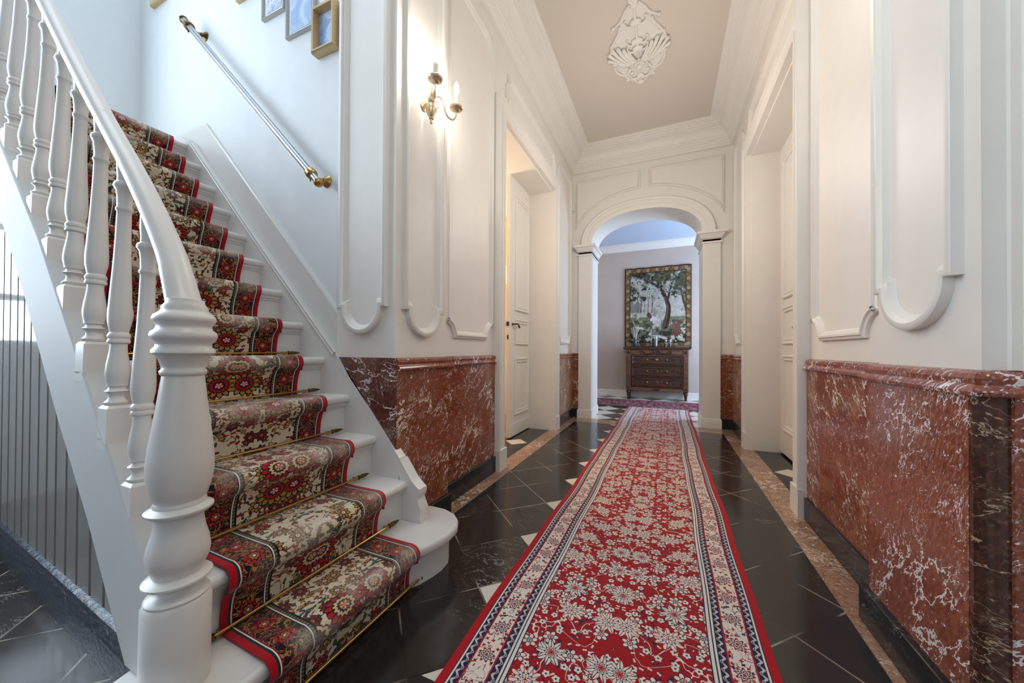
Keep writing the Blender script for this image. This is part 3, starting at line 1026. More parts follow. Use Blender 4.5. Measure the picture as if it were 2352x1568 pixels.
d2 = S('door_2', 'closed cream panelled double door in the right wall', 'door', (1.0, 3.53, 0))
MB().sweep([(2.80, 0), (2.80, 3.0), (4.28, 3.0), (4.28, 0)], PROF_ARCH, FR(.79)).build('architrave', M_cream, d2)
MB().box(.725, .79, 2.654, 2.802, 0, .17).box(.725, .79, 4.278, 4.426, 0, .17).build('architrave_plinth', M_cream, d2)
MB().box(.79, 1.08, 2.78, 2.80, 0, 3.0).box(.79, 1.08, 4.275, 4.29, 0, 3.0).box(.79, 1.08, 2.78, 4.28, 2.985, 3.0).build('jamb_lining', M_cream, d2)
lf = door_leaf(d2, FR(1.03), 3.53, 4.275, 3.68, 4.16, [(.25, .965), (1.066, 1.42), (1.50, 2.84)], MB().box(1.03, 1.07, 3.532, 4.275, .022, 2.985))
lever(lf, 1.03, 3.60, 1.235, -1, 1)
lf = door_leaf(d2, FR(1.03), 2.80, 3.53, 2.90, 3.40, [(.25, .965), (1.066, 1.42), (1.50, 2.84)], MB().box(1.03, 1.07, 2.80, 3.528, .022, 2.985))
MB().box(1.12, 1.16, 2.7, 4.35, 0, 3.0).build('door_backing', M_cream, d2)

# ---- stair wall, stairwell walls
ws = S('wall_stair', 'pale stairwell wall with a stepped skirting and fluted end pilaster', 'wall', (-2.6, 1.42, 0))
MB().box(-3.95, -1.64, 1.42, 1.60, 0, 6.5).build('wall_face', M_stairwall, ws)
MB().sweep(pil_panel(-1.612, -1.282, 3.6, 1.215), PROF_PIL, FY(1.39), True).build('panel_moulding', M_cream, ws)
MB().prism([(-1.645, .99), (-1.53, .845), (-1.378, .684), (-1.263, .553), (-1.222, .505), (-1.222, .957), (-1.645, .957)][1:6] + [(-1.63, .957), (-1.63, .972)], FY(1.39), 0, .008).build('marble_dado', M_marble4, ws)
LS = MB().box(-4.1, -3.92, .62, 1.6, 0, 6.5).box(-4.1, -3.92, -3.0, -1.75, 0, 6.5).box(-4.1, -3.92, -1.75, .62, 0, 1.0).box(-4.1, -3.92, -1.75, .62, 4.2, 6.5).build('wall_stairwell', M_stairwall)
struct(LS, 'plain pale wall closing the stairwell at the far left', 'wall')
w1 = S('window_1', 'tall daylight window in the left end wall of the stair hall', 'window', (-4.0, -.65, 1.0))
b = MB()
for y in (-1.75, -.98, -.20, .57): b.box(-3.99, -3.93, y, y + .05, 1.0, 4.2)
for z in (1.0, 1.3, 1.75, 2.3, 2.9, 3.5, 4.15): b.box(-3.985, -3.935, -1.75, .62, z, z + .05)
b.build('window_frame', M_white, w1)
MB().box(-4.02, -4.0, -1.75, .62, 1.0, 4.2).build('sky_pane', M_sky, w1)
UP = struct(MB().box(-1.30, -1.24, -1.5, 1.40, 3.93, 6.5).build('wall_upper', M_stairwall), 'upper stairwell wall above the corridor ceiling', 'wall')
struct(MB().box(-4.1, -1.24, -3.0, 1.6, 6.5, 6.6).build('ceiling_stairwell', M_stairwall), 'high white ceiling over the staircase', 'ceiling')

# ---- far hall
wb = S('wall_back', 'taupe papered wall of the far cross hall behind the chest', 'wall', (-.3, 8.24, 0))
MB().box(-3.7, 2.8, 8.24, 8.4, 0, 3.4).build('wall_face', M_beige, wb)
MB().box(-3.7, 2.8, 8.215, 8.24, 0, .12).box(-3.7, 2.8, 8.222, 8.24, .12, .132).build('skirting_board', M_cream, wb)
CB = [(0, 3.19), (.012, 3.192), (.018, 3.205), (.03, 3.21), (.036, 3.225), (.05, 3.23), (.062, 3.255), (.085, 3.272), (.09, 3.285), (.12, 3.29), (.124, 3.30), (.16, 3.305), (.165, 3.33)]
MB().sweep([(2.8, 8.24), (-3.7, 8.24)], CB, PLAN).build('cornice', M_cream, wb)
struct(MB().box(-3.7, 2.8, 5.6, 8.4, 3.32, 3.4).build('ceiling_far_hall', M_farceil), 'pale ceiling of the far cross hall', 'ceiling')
struct(MB().box(-3.8, -3.7, 5.3, 8.4, 0, 3.4).build('wall_far_left', M_beige), 'left end wall of the far cross hall', 'wall')
struct(MB().box(2.8, 2.9, 5.3, 8.4, 0, 3.4).build('wall_far_right', M_beige), 'right end wall of the far cross hall', 'wall')
struct(MB().box(-3.7, -1.66, 5.6, 5.8, 0, 3.4).box(1.12, 2.8, 5.6, 5.8, 0, 3.4).build('wall_far_front', M_beige), 'front wall of the far cross hall beside the arch', 'wall')

# ---- room seen through the open left door
wo = S('wall_side_room', 'orange papered wall with white dado seen through the left door', 'wall', (-2.6, 5.0, 0))
MB().box(-3.9, -1.66, 5.0, 5.1, 0, 3.7).build('wall_face', M_orange, wo)
MB().box(-3.9, -1.66, 4.985, 5.0, 0, .93).box(-3.9, -1.66, 4.975, 5.0, .90, .95).build('white_dado', M_cream, wo)
MB().box(-3.9, -1.66, 4.98, 5.0, 2.02, 2.30).build('picture_rail', M_cream, wo)
MB().box(-3.9, -1.66, 4.96, 5.0, 3.05, 3.7).build('frieze', M_cream, wo)
struct(MB().box(-3.95, -3.85, 1.6, 5.1, 0, 3.7).build('wall_side_room_left', M_orange), 'far wall of the orange side room', 'wall')
struct(MB().box(-3.9, -1.66, 1.6, 5.1, 3.65, 3.75).build('ceiling_side_room', M_cream), 'ceiling of the orange side room', 'ceiling')
struct(MB().box(-3.9, -1.70, 1.6, 5.0, 0, .002).build('floor_side_room', M_parquet), 'brown wooden floor of the side room', 'floor')

# ================================================================== STAIRCASE
NX = [-.95, -1.139, -1.335, -1.523, -1.705, -1.880, -2.060, -2.237, -2.406, -2.577, -2.746, -2.921, -3.091]
NZ = [.18, .367, .565, .760, .955, 1.147, 1.340, 1.530, 1.707, 1.887, 2.068, 2.252, 2.436]
st = empty('staircase', (-2.0, .93, 0), 'white painted staircase rising to the left with turned balusters', 'staircase')


def ys(x): return .445 + (-1.18 - x) * .027


def STR(x, z, h): return Vector((x, ys(x) + h, z))


XZ = lambda x, y, h: Vector((x, h, y))
# first step with its two rounded ends
out1 = [(-.948, .56), (-.945, 1.18), (-.920, 1.225), (-.900, 1.29), (-.888, 1.355), (-.896, 1.433), (-.927, 1.490), (-.972, 1.531), (-1.045, 1.560), (-1.12, 1.562), (-1.197, 1.55),
        (-1.197, 1.383), (-1.30, 1.383), (-1.30, .50), (-1.262, .46), (-1.25, .40), (-1.222, .335), (-1.16, .295), (-1.09, .285), (-1.02, .305), (-.968, .36), (-.948, .44)]
c1 = (-1.10, .95)


def inset(poly, d):
    P = [Vector(p) for p in poly]
    r = []
    for i in range(len(P)):
        a, b, c = P[i - 1], P[i], P[(i + 1) % len(P)]
        n1 = Vector((-(b - a).y, (b - a).x)).normalized()
        n2 = Vector((-(c - b).y, (c - b).x)).normalized()
        m = (n1 + n2) / max(1 + n1.dot(n2), .4)
        q = b + m * d
        r.append((q.x, q.y))
    return r


M_tr = M_white
b = MB()
prof = [(.010, .138), (.002, .144), (0, .154), (0, .166), (.004, .175), (.012, .18)]
b.sweep(out1, prof, PLAN, True)
b.prism(inset(out1, .012), PLAN, .179, .18)
b.prism(inset(out1, .010), PLAN, .138, .139)
b.build('tread', M_tr, st)
b = MB().sweep(out1, [(.044, 0), (.044, .115), (.036, .118), (.030, .128), (.020, .132), (.018, .139)], PLAN, True)
b.build('riser', M_tr, st)
for i in range(1, 13):
    x, z = NX[i], NZ[i]
    xb = (NX[i + 1] - .040) if i < 12 else -3.92
    y0 = ys(x) + .05
    poly = [(xb, z - .040)] + [(x - .020 + .020 * math.cos(a), z - .020 + .020 * math.sin(a)) for a in np.linspace(-math.pi / 2, math.pi / 2, 9)] + [(xb, z)]
    MB().prism(poly, XZ, y0, 1.374).build('tread', M_tr, st)
    zb = NZ[i - 1]
    xr = x - .036
    poly = [(xr, zb - .005), (xr, z - .066), (xr + .006, z - .064), (xr + .008, z - .056), (xr + .016, z - .052), (xr + .022, z - .040), (xr - .02, z - .040), (xr - .02, zb - .005)]
    MB().prism(poly, XZ, y0, 1.374).build('riser', M_tr, st)

# wall string with its bead, and the skirting band above it
top = [(-3.16, 2.50), (-3.031, 2.42), (-2.285, 1.640), (-1.63, .979), (-1.53, .843), (-1.378, .684), (-1.263, .553), (-1.189, .470)]
poly = top + [(-1.187, .40), (-1.25, .17), (-3.16, 2.20)]
MB().prism(poly, FY(1.418), 0, .046).build('wall_string', M_tr, st)
MB().sweep(top[:4][::-1], [(.022, 0), (.020, .010), (.012, .014), (.006, .010), (.004, .012), (-.006, .014), (-.008, 0)], FY(1.374)).build('string_bead', M_tr, st)
sk = [(-3.92, 2.56), (-2.95, 2.56), (-2.221, 1.790), (-1.652, 1.190), (-1.652, .985), (-2.285, 1.640), (-3.031, 2.42), (-3.92, 2.42)]
MB().prism(sk, FY(1.42), 0, .014).build('wall_skirting', M_tr, st)
MB().sweep([(-1.652, 1.190), (-2.221, 1.790), (-2.95, 2.56)], [(-.008, 0), (-.008, .016), (.002, .018), (.008, .010), (.010, 0)], FY(1.42)).build('skirting_bead', M_tr, st)
# shaped foot of the wall string
foot = [(-1.187, .468), (-1.119, .378), (-1.086, .349), (-1.069, .338), (-1.068, .323), (-1.071, .306), (-1.081, .295), (-1.075, .275), (-1.062, .251), (-1.059, .235), (-1.063, .212), (-1.060, .181), (-1.187, .181)]
MB().prism(foot, FY(1.424), -.004, .054).build('string_foot', M_tr, st)

# outer string
tp = [(-1.150, .424), (-1.162, .437), (-1.382, .704), (-1.569, .921), (-1.982, 1.384), (-2.432, 1.808), (-3.25, 2.58)]
bt = [(-3.25, 2.28), (-2.416, 1.511), (-2.085, 1.15), (-1.773, .776), (-1.522, .499), (-1.274, .183), (-1.150, .183)]
MB().prism(tp + bt, STR, 0, .074).build('outer_string', M_string, st, bevel=.006)
# boarded side below the string, black stone skirting at its foot
yp = lambda x: .545 + (-1.6 - x) * .05
b = MB()
g = [-1.36, -1.475, -1.594, -1.714, -1.839, -1.970, -2.090, -2.212, -2.326, -2.444, -2.570, -2.678, -2.786, -2.915, -3.04, -3.16, -3.28, -3.40, -3.52, -3.64, -3.76, -3.91]


def zbot(x):
    xs = [p[0] for p in bt[:-1]][::-1]
    zs = [p[1] for p in bt[:-1]][::-1]
    return float(np.interp(-x, [-q for q in xs], zs)) if x > -3.25 else 2.28
for k in range(len(g) - 1):
    xa, xc = g[k] - .004, g[k + 1] + .004
    ya, yc = yp(xa), yp(xc)
    za, zc = zbot(xa) + .06, zbot(xc) + .06
    b.add([(xa, ya + .010, .1), (xa - .006, ya, .1), (xc + .006, yc, .1), (xc, yc + .010, .1), (xa, ya + .010, za), (xa - .006, ya, za), (xc + .006, yc, zc), (xc, yc + .010, zc)],
          [(0, 1, 5, 4), (1, 2, 6, 5), (2, 3, 7, 6)])
    b.add([(xa + .01, ya + .010, .1), (xc - .01, yc + .010, .1), (xc - .01, yc + .010, zc), (xa + .01, ya + .010, za)], [(0, 1, 2, 3)])
pn = b.build('side_panelling', M_panel, st, recalc=False)
pn['label'] = 'grey painted tongue and groove boarding'
yq = lambda x, h: Vector((x, .500 + (-1.45 - x) * .0535 + h, 0))
SK = lambda x, z, h: Vector((x, .513 + (-1.6 - x) * .0545 + h, z))
b = MB()
xs = [-1.30, -2.0, -2.7, -3.4, -3.92]
prof = [(0, 0), (0, .088), (.004, .094), (.004, .102), (.010, .112), (.014, .128), (.022, .134), (.046, .138), (.06, .138)]
v, f = [], []
for x in xs:
    for h, z in prof: v.append(SK(x, z, h))
for k in range(len(xs) - 1):
    for a in range(len(prof) - 1):
        f.append((k * 9 + a, k * 9 + a + 1, (k + 1) * 9 + a + 1, (k + 1) * 9 + a))
b.add(v, f)
pl = b.build('stone_skirting', M_slate, st)
pl['label'] = 'worn black stone skirting'

# newel post
nprof = [(.064, 0), (.066, .004), (.066, .205), (.060, .214), (.062, .220), (.058, .226), (.046, .228), (.038, .236), (.037, .244), (.040, .248), (.060, .253), (.066, .258), (.066, .263), (.060, .268), (.047, .273),
         (.052, .288), (.059, .304), (.061, .322), (.058, .346), (.050, .376), (.046, .400), (.046, .412), (.058, .418), (.065, .424), (.065, .429), (.056, .434), (.050, .438), (.051, .443), (.047, .450), (.052, .456), (.058, .478), (.0635, .512),
         (.064, .540), (.061, .580), (.054, .632), (.047, .690), (.042, .735), (.040, .752), (.044, .756), (.045, .764), (.041, .769), (.042, .776), (.047, .794), (.054, .803), (.060, .808), (.060, .815), (.053, .824),
         (.053, .832), (.062, .842), (.064, .850), (.062, .859), (.054, .866), (.052, .874), (.058, .884), (.061, .891), (.058, .900), (.048, .908), (.044, .914), (.045, .920), (.038, .930), (.036, .940)]
nw = MB().lathe(nprof, (0, 0, 0), 48)
o = nw.build('newel_post', M_tr, loc=(0, 0, 0), smooth=50)
o.parent = st
o.location = Vector((-1.100, .477, .18)) - st.location
o.rotation_euler.x = -.012

# handrail
rp3 = smooth_path([(-1.100, .491, 1.085), (-1.120, .491, 1.13), (-1.150, .493, 1.185), (-1.197, .498, 1.253), (-1.298, .500, 1.382), (-1.424, .500, 1.529), (-1.564, .500, 1.678), (-1.721, .500, 1.850), (-1.896, .501, 2.045), (-2.096, .502, 2.275), (-2.55, .505, 2.79), (-3.25, .512, 3.58)], 6)
MB().tube(rp3, [.030 - .009 * min(1, k / 36) for k in range(len(rp3))], 16, flat=((0, 1, 0), 1.25)).build('handrail', M_tr, st, smooth=60)

# balusters
bp = [(.023, .094), (.026, .098), (.0265, .104), (.022, .109), (.018, .116), (.017, .126), (.020, .133), (.0265, .139), (.019, .146), (.018, .152), (.023, .156), (.0225, .160), (.024, .170), (.0265, .186), (.027, .200),
      (.025, .225), (.0215, .252), (.019, .276), (.019, .290), (.0245, .294), (.0255, .300), (.023, .307), (.0245, .311), (.0255, .317), (.023, .324), (.0205, .328), (.0225, .340), (.0255, .358), (.0265, .376), (.0265, .394),
      (.025, .430), (.0225, .490), (.0195, .560), (.0175, .640), (.0165, .705), (.0165, .722), (.0195, .726), (.0195, .732), (.017, .737), (.0175, .765), (.020, .790), (.025, .799), (.0265, .806), (.0245, .814), (.019, .819),
      (.0185, .835), (.0205, .860), (.021, .90)]
bp = [(r * .94, .09 + (z - .094) * .88) for r, z in bp]
b = MB().lathe(bp, (0, 0, 0), 20)
s = .027
b.box(-s, s, -s, s, -.03, .082)
b.box(-s, s * .2, -s, s, -.005, .0)
b.add([(-s, -s, .082), (s, -s, .082), (s, s, .082), (-s, s, .082), (-s * .8, -s * .8, .090), (s * .8, -s * .8, .090), (s * .8, s * .8, .090), (-s * .8, s * .8, .090)], [(0, 1, 5, 4), (1, 2, 6, 5), (2, 3, 7, 6), (3, 0, 4, 7), (4, 5, 6, 7)])
b0 = b.build('baluster', M_tr, loc=(0, 0, 0), smooth=40)
BX = [(-1.264, .450, .556), (-1.408, .452, .748), (-1.573, .456, .928), (-1.748, .463, 1.112), (-1.908, .469, 1.286), (-2.077, .475, 1.464), (-2.244, .480, 1.631), (-2.41, .484, 1.797), (-2.578, .489, 1.955), (-2.746, .493, 2.113), (-2.914, .498, 2.272)]
for i, (bx, by, bz) in enumerate(BX):
    o = b0 if i == 0 else b0.copy()
    if i: C.objects.link(o)
    o.parent = st
    o.location = Vector((bx - s, by + s, bz)) - st.location
    o.rotation_euler = (-.020, 0, 0)

# ================================================================== STAIR CARPET
def carpet_path():
    P = []
    for i in range(13):
        x, z = NX[i], NZ[i]
        zb = NZ[i - 1] if i else 0
        xr = x - (.036 if i else .044)
        bul = .010 if i < 5 else .004
        big = i < 6
        P += [(xr + .010, zb + .014, 0), (xr + .012, zb + (z - zb) * .36, 0), (xr + .028, z - .072, 0)]
        if big: P += [(x + .014, z - .050, .2), (x + .024, z - .026, .7), (x + .014, z + .002, 1), (x - .012, z + .013, 1)]
        else: P += [(x + .008, z - .038, .3), (x + .013, z - .016, .9), (x + .004, z + .006, 1), (x - .016, z + .012, .8)]
        xn = (NX[i + 1] - .036) if i < 12 else x - .30
        P += [(x - .050, z + .012, .3), (xn + .030, z + .009, 0)]
    return P


def carpet_build():
    P = carpet_path()
    pts = smooth_path([(p[0], p[2], p[1]) for p in P], 5)
    ws_ = []
    for p in pts: ws_.append(p.y)
    Q = [Vector((p.x, 0, p.z)) for p in pts]
    L = [0]
    for i in range(1, len(Q)): L.append(L[-1] + (Q[i] - Q[i - 1]).length)
    nu = 12
    b = MB()
    uv, wear = [], []
    rows = []
    for i, q in enumerate(Q):
        sft = .0078 * max(0, (-.95 - q.x) / .178)
        y0, y1 = .598 + sft, 1.198 + sft
        # thickness direction
        t = (Q[min(i + 1, len(Q) - 1)] - Q[max(i - 1, 0)]).normalized()
        nrm = Vector((t.z, 0, -t.x))
        if nrm.x + nrm.z < 0: nrm = -nrm
        row = []
        ring = [(y0, -.007, 0.0)] + [(y0 + (y1 - y0) * k / nu, 0, .6 * k / nu) for k in range(nu + 1)] + [(y1, -.007, .6)]
        for y, h, u in ring:
            p = q + nrm * h
            row.append(len(b.v))
            b.v.append((p.x, y, p.z))
            uv.append((u, L[i]))
            wear.append(max(0, min(1, ws_[i])) if .05 < u < .55 else 0)
        rows.append(row)
    for i in range(len(rows) - 1):
        for k in range(len(rows[0]) - 1):
            b.f.append((rows[i][k], rows[i][k + 1], rows[i + 1][k + 1], rows[i + 1][k]))
    b.f.append(tuple(rows[0]))
    b.f.append(tuple(rows[-1][::-1]))
    b.uv = uv
    o = b.build('stair_carpet', M_carpet, smooth=60)
    a = o.data.attributes.new('wear', 'FLOAT', 'POINT')
    a.data.foreach_set('value', np.array(wear, np.float32))
    tag(o, 'ivory floral stair carpet with maroon border and red edge, running up the white steps', 'carpet')


carpet_build()

# ================================================================== STAIR RODS
rod_lab = ['brass stair rod at the foot of the lowest riser, nearest the floor', 'brass stair rod at the back of the first tread', 'brass stair rod at the back of the second tread',
           'brass stair rod at the back of the third tread', 'brass stair rod at the back of the fourth tread', 'thin brass stair rod just below eye level, highest of those in sight']


def make_rod():
    r = empty('stair_rod', (0, 0, 0))
    MB().tube([(0, -.345, 0), (0, .345, 0)], .0055, 10).build('rod', M_brass, r)
    for s in (-1, 1):
        pr = [(.0055, 0), (.010, .002), (.011, .006), (.008, .010), (.0075, .014), (.0095, .020), (.0095, .034), (.007, .050), (.004, .062), (.001, .070)]
        MB().lathe(pr, (0, s * .335, 0), 12, 'y' if s > 0 else '-y').build('finial', M_dbrass, r)
        MB().box(-.014, 0, s * .322 - .006, s * .322 + .006, -.010, .006).build('bracket', M_brass, r)
    return r


def copy_tree(o, parent=None):
    c = o.copy()
    C.objects.link(c)
    c.parent = parent
    for ch in [q for q in bpy.data.objects if q.parent == o]: copy_tree(ch, c)
    return c


rod0 = make_rod()
for i in range(6):
    o = rod0 if i == 0 else copy_tree(rod0)
    x = NX[i] - (.036 if i else .044)
    z = NZ[i - 1] if i else 0
    sft = .0078 * max(0, (-.95 - x) / .178)
    o.location = (x + .028, .898 + sft + .012, z + .022)
    tag(o, rod_lab[i], 'stair rod', 'brass rods holding the stair carpet')

# ================================================================== CORRIDOR RUNNER, CROSS RUG
def rug_grid(name, mat, x0, x1, y0, y1, z, nx, ny, fx, fz, swap, u0, v0):
    b = MB()
    uv = []
    for top in (1, 0):
        for j in range(ny + 1):
            for i in range(nx + 1):
                X_, Y_ = x0 + (x1 - x0) * i / nx, y0 + (y1 - y0) * j / ny
                b.v.append((X_ + fx(X_, Y_), Y_, (z + fz(X_, Y_)) if top else .002))
                u, v = X_ - u0, Y_ - v0
                uv.append((v, u)[::-1] if not swap else (u, v))
    N = (nx + 1) * (ny + 1)
    for j in range(ny):
        for i in range(nx):
            a = j * (nx + 1) + i
            b.f.append((a, a + 1, a + nx + 2, a + nx + 1))
            b.f.append((N + a, N + a + nx + 1, N + a + nx + 2, N + a + 1))
    for j in range(ny):
        for i in (0, nx):
            a = j * (nx + 1) + i
            b.f.append((a, a + nx + 1, N + a + nx + 1, N + a))
    for i in range(nx):
        for j in (0, ny):
            a = j * (nx + 1) + i
            b.f.append((a, a + 1, N + a + 1, N + a))
    b.uv = uv
    return b.build(name, mat, smooth=50)


rn = rug_grid('runner_rug', M_runner, -.637, .328, -.9, 6.612, .010, 10, 150,
              lambda x, y: .004 * math.sin(y * 3.1) + .003 * math.sin(y * 7.7 + 1) + .010 * max(0, y - 1.5) / 5,
              lambda x, y: .0015 * math.sin(y * 5 + x * 3), True, -.637, -.9)
tag(rn, 'long red floral runner with ivory border down the middle of the corridor', 'rug')
cr = rug_grid('cross_rug', M_rug, -2.9, 2.2, 6.62, 7.57, .014, 40, 8,
              lambda x, y: 0, lambda x, y: .002 * math.sin(x * 6), True, -2.9, 6.62)
tag(cr, 'faded maroon rug lying crosswise beyond the arch in front of the chest', 'rug')

# ================================================================== WALL HANDRAIL
wh = empty('wall_handrail', (-2.40, 1.34, 1.9), 'slim metal tube handrail on brass brackets sloping along the stair wall', 'handrail')
A, B_ = Vector((-3.075, 1.335, 3.275)), Vector((-1.720, 1.335, 1.895))
dr = (B_ - A).normalized()
MB().tube([A, B_], .019, 14).build('rail_tube', M_steel, wh)


def cap(p, d, sgn):
    m = MB()
    P = [p + d * q for q in (-.008, 0, .006, .016, .024, .028)]
    m.tube(P, [.019, .026, .026, .022, .012, .003], 14)
    return m
cap(B_ - dr * .006, dr, 1).build('end_cap', M_brass, wh)
cap(A + dr * .006, -dr, 1).build('end_cap', M_dbrass, wh)
for q in (A + dr * .10, B_ - dr * .085):
    br = MB()
    br.tube([q - dr * .022, q - dr * .014, q, q + dr * .014, q + dr * .022], [.021, .029, .031, .029, .021], 16)
    e = q + dr * .045
    br.tube([q + Vector((0, .025, -.01)), q + Vector((.01, .045, -.012)), Vector((q.x + .02, 1.405, q.z - .012))], .008, 8)
    br.lathe([(.034, 0), (.034, .005), (.028, .010), (.014, .018), (.010, .03)], (q.x + .02, 1.42, q.z - .012), 18, '-y')
    br.tube([q + Vector((0, -.005, -.028)), q + Vector((0, -.005, -.045))], .004, 6)
    br.build('bracket', M_brass if q.z < 2.5 else M_dbrass, wh)

# ================================================================== PICTURES ON THE STAIR WALL
def picture(x0, x1, z0, z1, fw, dep, mframe, mprint, mw, label, inner_dep=.006, matc=None):
    root = empty('picture_frame', ((x0 + x1) / 2, 1.42, z0), label, 'picture', 'pictures on the stair wall')
    fr = FY(1.42)
    MB().sweep([(x0, z0), (x1, z0), (x1, z1), (x0, z1)], [(0, 0), (0, dep * .8), (fw * .25, dep), (fw * .7, dep * .95), (fw, dep * .55), (fw, inner_dep)], fr, True).build('frame', mframe, root)
    MB().prism([(x0 + fw * .6, z0 + fw * .6), (x1 - fw * .6, z0 + fw * .6), (x1 - fw * .6, z1 - fw * .6), (x0 + fw * .6, z1 - fw * .6)], fr, .001, inner_dep).build('mount', matc or M_mat, root)
    a = fw + mw
    MB().prism([(x0 + a, z0 + a), (x1 - a, z0 + a), (x1 - a, z1 - a), (x0 + a, z1 - a)], fr, inner_dep - .001, inner_dep + .002).build('print', mprint, root)
    return root


p1 = picture(-3.70, -3.48, 3.66, 3.98, .024, .028, M_goldframe, M_print_pale, .012, 'ornate dark gilt framed picture high above the top of the wall handrail')
picture(-2.60, -2.36, 3.275, 3.58, .020, .030, M_goldframe, M_print_pale, .02, 'wooden framed picture whose corner just shows at the top of the stair wall')
picture(-2.335, -2.125, 3.055, 3.39, .010, .022, M_silverframe, M_print_flower, .026, 'thin silver framed flower print left of the larger pale blue print')
picture(-2.105, -1.862, 2.86, 3.24, .010, .022, M_silverframe, M_print_blue, .022, 'thin silver framed pale blue print beside the deep gilt box frame')
picture(-1.845, -1.668, 2.665, 2.925, .024, .050, M_goldframe, M_print_cloud, .0, 'deep gilt box frame with blue print next to the pilaster', .010, M_goldframe)

# ================================================================== SCONCES
def make_sconce():
    r = empty('wall_sconce', (0, 0, 0))       # local: wall plane x=0, projecting +x
    MB().lathe([(.030, 0), (.030, .004), (.022, .010), (.012, .014), (.008, .045)], (0, 0, -.06), 18, 'x').build('wall_plate', M_lbrass, r)
    body = MB().lathe([(.002, -.175), (.008, -.172), (.009, -.166), (.005, -.158), (.006, -.152), (.014, -.148), (.012, -.142), (.020, -.130), (.029, -.108), (.031, -.090), (.026, -.074), (.015, -.066), (.012, -.060), (.018, -.054), (.021, -.040),
                       (.015, -.022), (.010, -.012), (.009, .0), (.012, .040), (.013, .046), (.009, .052), (.007, .060), (.009, .066), (.004, .072)], (.055, 0, 0), 18)
    body.build('body', M_lbrass, r)
    ring = [(.055 + .0, .015 * math.cos(a), .096 + .024 * math.sin(a)) for a in np.linspace(0, 2 * math.pi, 16, endpoint=False)]
    MB().tube(ring, .003, 6, closed=True).build('hanging_ring', M_lbrass, r)
    for s in (-1, 1):
        L = lambda q, z: (.055 + q * (.62 if s > 0 else .80), s * q * (1.15 if s > 0 else .80), z)
        pts = smooth_path([L(.010, -.035), L(.022, -.012), L(.040, -.005), L(.054, -.025), L(.062, -.060), L(.075, -.092), L(.098, -.100), L(.114, -.078), L(.118, -.046)], 5)
        ar = MB().tube(pts, .0048, 8).build('arm', M_lbrass, r)
        lf = MB()
        for k in range(5):
            a = k * 2 * math.pi / 5
            c = Vector(L(.060, -.055))
            lf.tube([c + Vector((.004 * math.cos(a), .004 * math.sin(a), .02)), c + Vector((.010 * math.cos(a), .010 * math.sin(a), 0)), c + Vector((.014 * math.cos(a), .014 * math.sin(a), -.024))], [.002, .004, .001], 6)
        sp = [L(.02 + .018 * math.cos(t), -.058 + .016 * math.sin(t)) for t in np.linspace(2.6, -2.4, 12)]
        lf.tube(sp, .0028, 6)
        lf.build('leaf_scroll', M_lbrass, ar)
        e = L(.118, -.046)
        MB().lathe([(.005, 0), (.010, .003), (.018, .006), (.022, .012), (.036, .018), (.040, .026), (.036, .030), (.018, .028), (.014, .034)], e, 22).build('drip_pan', M_lbrass, ar)
        MB().lathe([(.0125, .030), (.0125, .100), (.010, .103)], e, 14).build('candle_sleeve', M_wax, ar)
        MB().lathe([(.007, .100), (.012, .112), (.0155, .128), (.014, .145), (.009, .160), (.003, .172), (.001, .176)], e, 14).build('bulb', M_bulb, ar)
    return r


sc1 = make_sconce()
sc1.location = (-1.24, 1.60, 2.41)
tag(sc1, 'lit brass two armed candle sconce on the left pilaster', 'wall light', 'candle sconces')
sc2 = copy_tree(sc1)
sc2.location = (.715, 1.52, 2.66)
sc2.rotation_euler.z = math.pi
tag(sc2, 'brass candle sconce high on the right pilaster', 'wall light', 'candle sconces')

# ================================================================== SENSOR
sb = empty('sensor_box', (-1.30, 5.30, 3.10), 'small cream sensor box with round dial in the arch wall corner', 'sensor')
MB().box(-1.335, -1.275, 5.262, 5.30, 3.10, 3.225).build('housing', M_cream, sb, bevel=.005)
MB().lathe([(.020, 0), (.020, .006), (.014, .009)], (-1.303, 5.262, 3.15), 16, '-y').build('dial', M_cream, sb)

# ================================================================== CEILING MEDALLION
md = empty('ceiling_medallion', (-.26, 3.56, 3.92), 'oval white plaster ornament with shell and scrolls on the corridor ceiling', 'ceiling ornament')
HW, HL = .275, .53


def MP(s, t, h): return (-.26 + s * HW, 3.56 + t * HL, 3.92 - h)


fx = MB()
for sg in (-1, 1):
    for pts, r in [([(.12, -.84), (.30, -.72), (.42, -.60), (.60, -.52), (.68, -.50)], .011), ([(.50, -.50), (.52, -.40), (.66, -.28), (.80, -.16)], .012), ([(.70, -.20), (.86, -.08), (.88, .08), (.80, .18)], .013),
                   ([(.84, .20), (.86, .42), (.74, .58), (.52, .66), (.40, .60)], .012), ([(.62, .62), (.48, .74), (.40, .78)], .010), ([(.48, .78), (.24, .84), (.10, .96), (0, 1.0)], .012)]:
        P = smooth_path([MP(sg * a, b, r * .6) for a, b in pts], 5)
        fx.tube(P, [r * (1.15 - .3 * abs(2 * k / (len(P) - 1) - 1)) for k in range(len(P))], 8)
    for a, b in [(.70, -.50), (.46, .79), (.84, -.14), (.38, .57)]: fx.ball(MP(sg * a, b, .012), .016)
fx.build('scroll_frame', M_cream, md, smooth=60)
bk = MB()
oval = [(.10, -.84), (.45, -.55), (.60, -.38), (.80, -.12), (.84, .10), (.82, .45), (.55, .66), (.40, .80), (.12, .92)]
poly = oval + [(0, .97)] + [(-a, b) for a, b in oval[::-1]]
bk.prism([(MP(a, b, 0)[0], MP(a, b, 0)[1]) for a, b in poly], PLAN, 3.915, 3.92)
bk.build('backing', M_cream, md)
sh = MB()
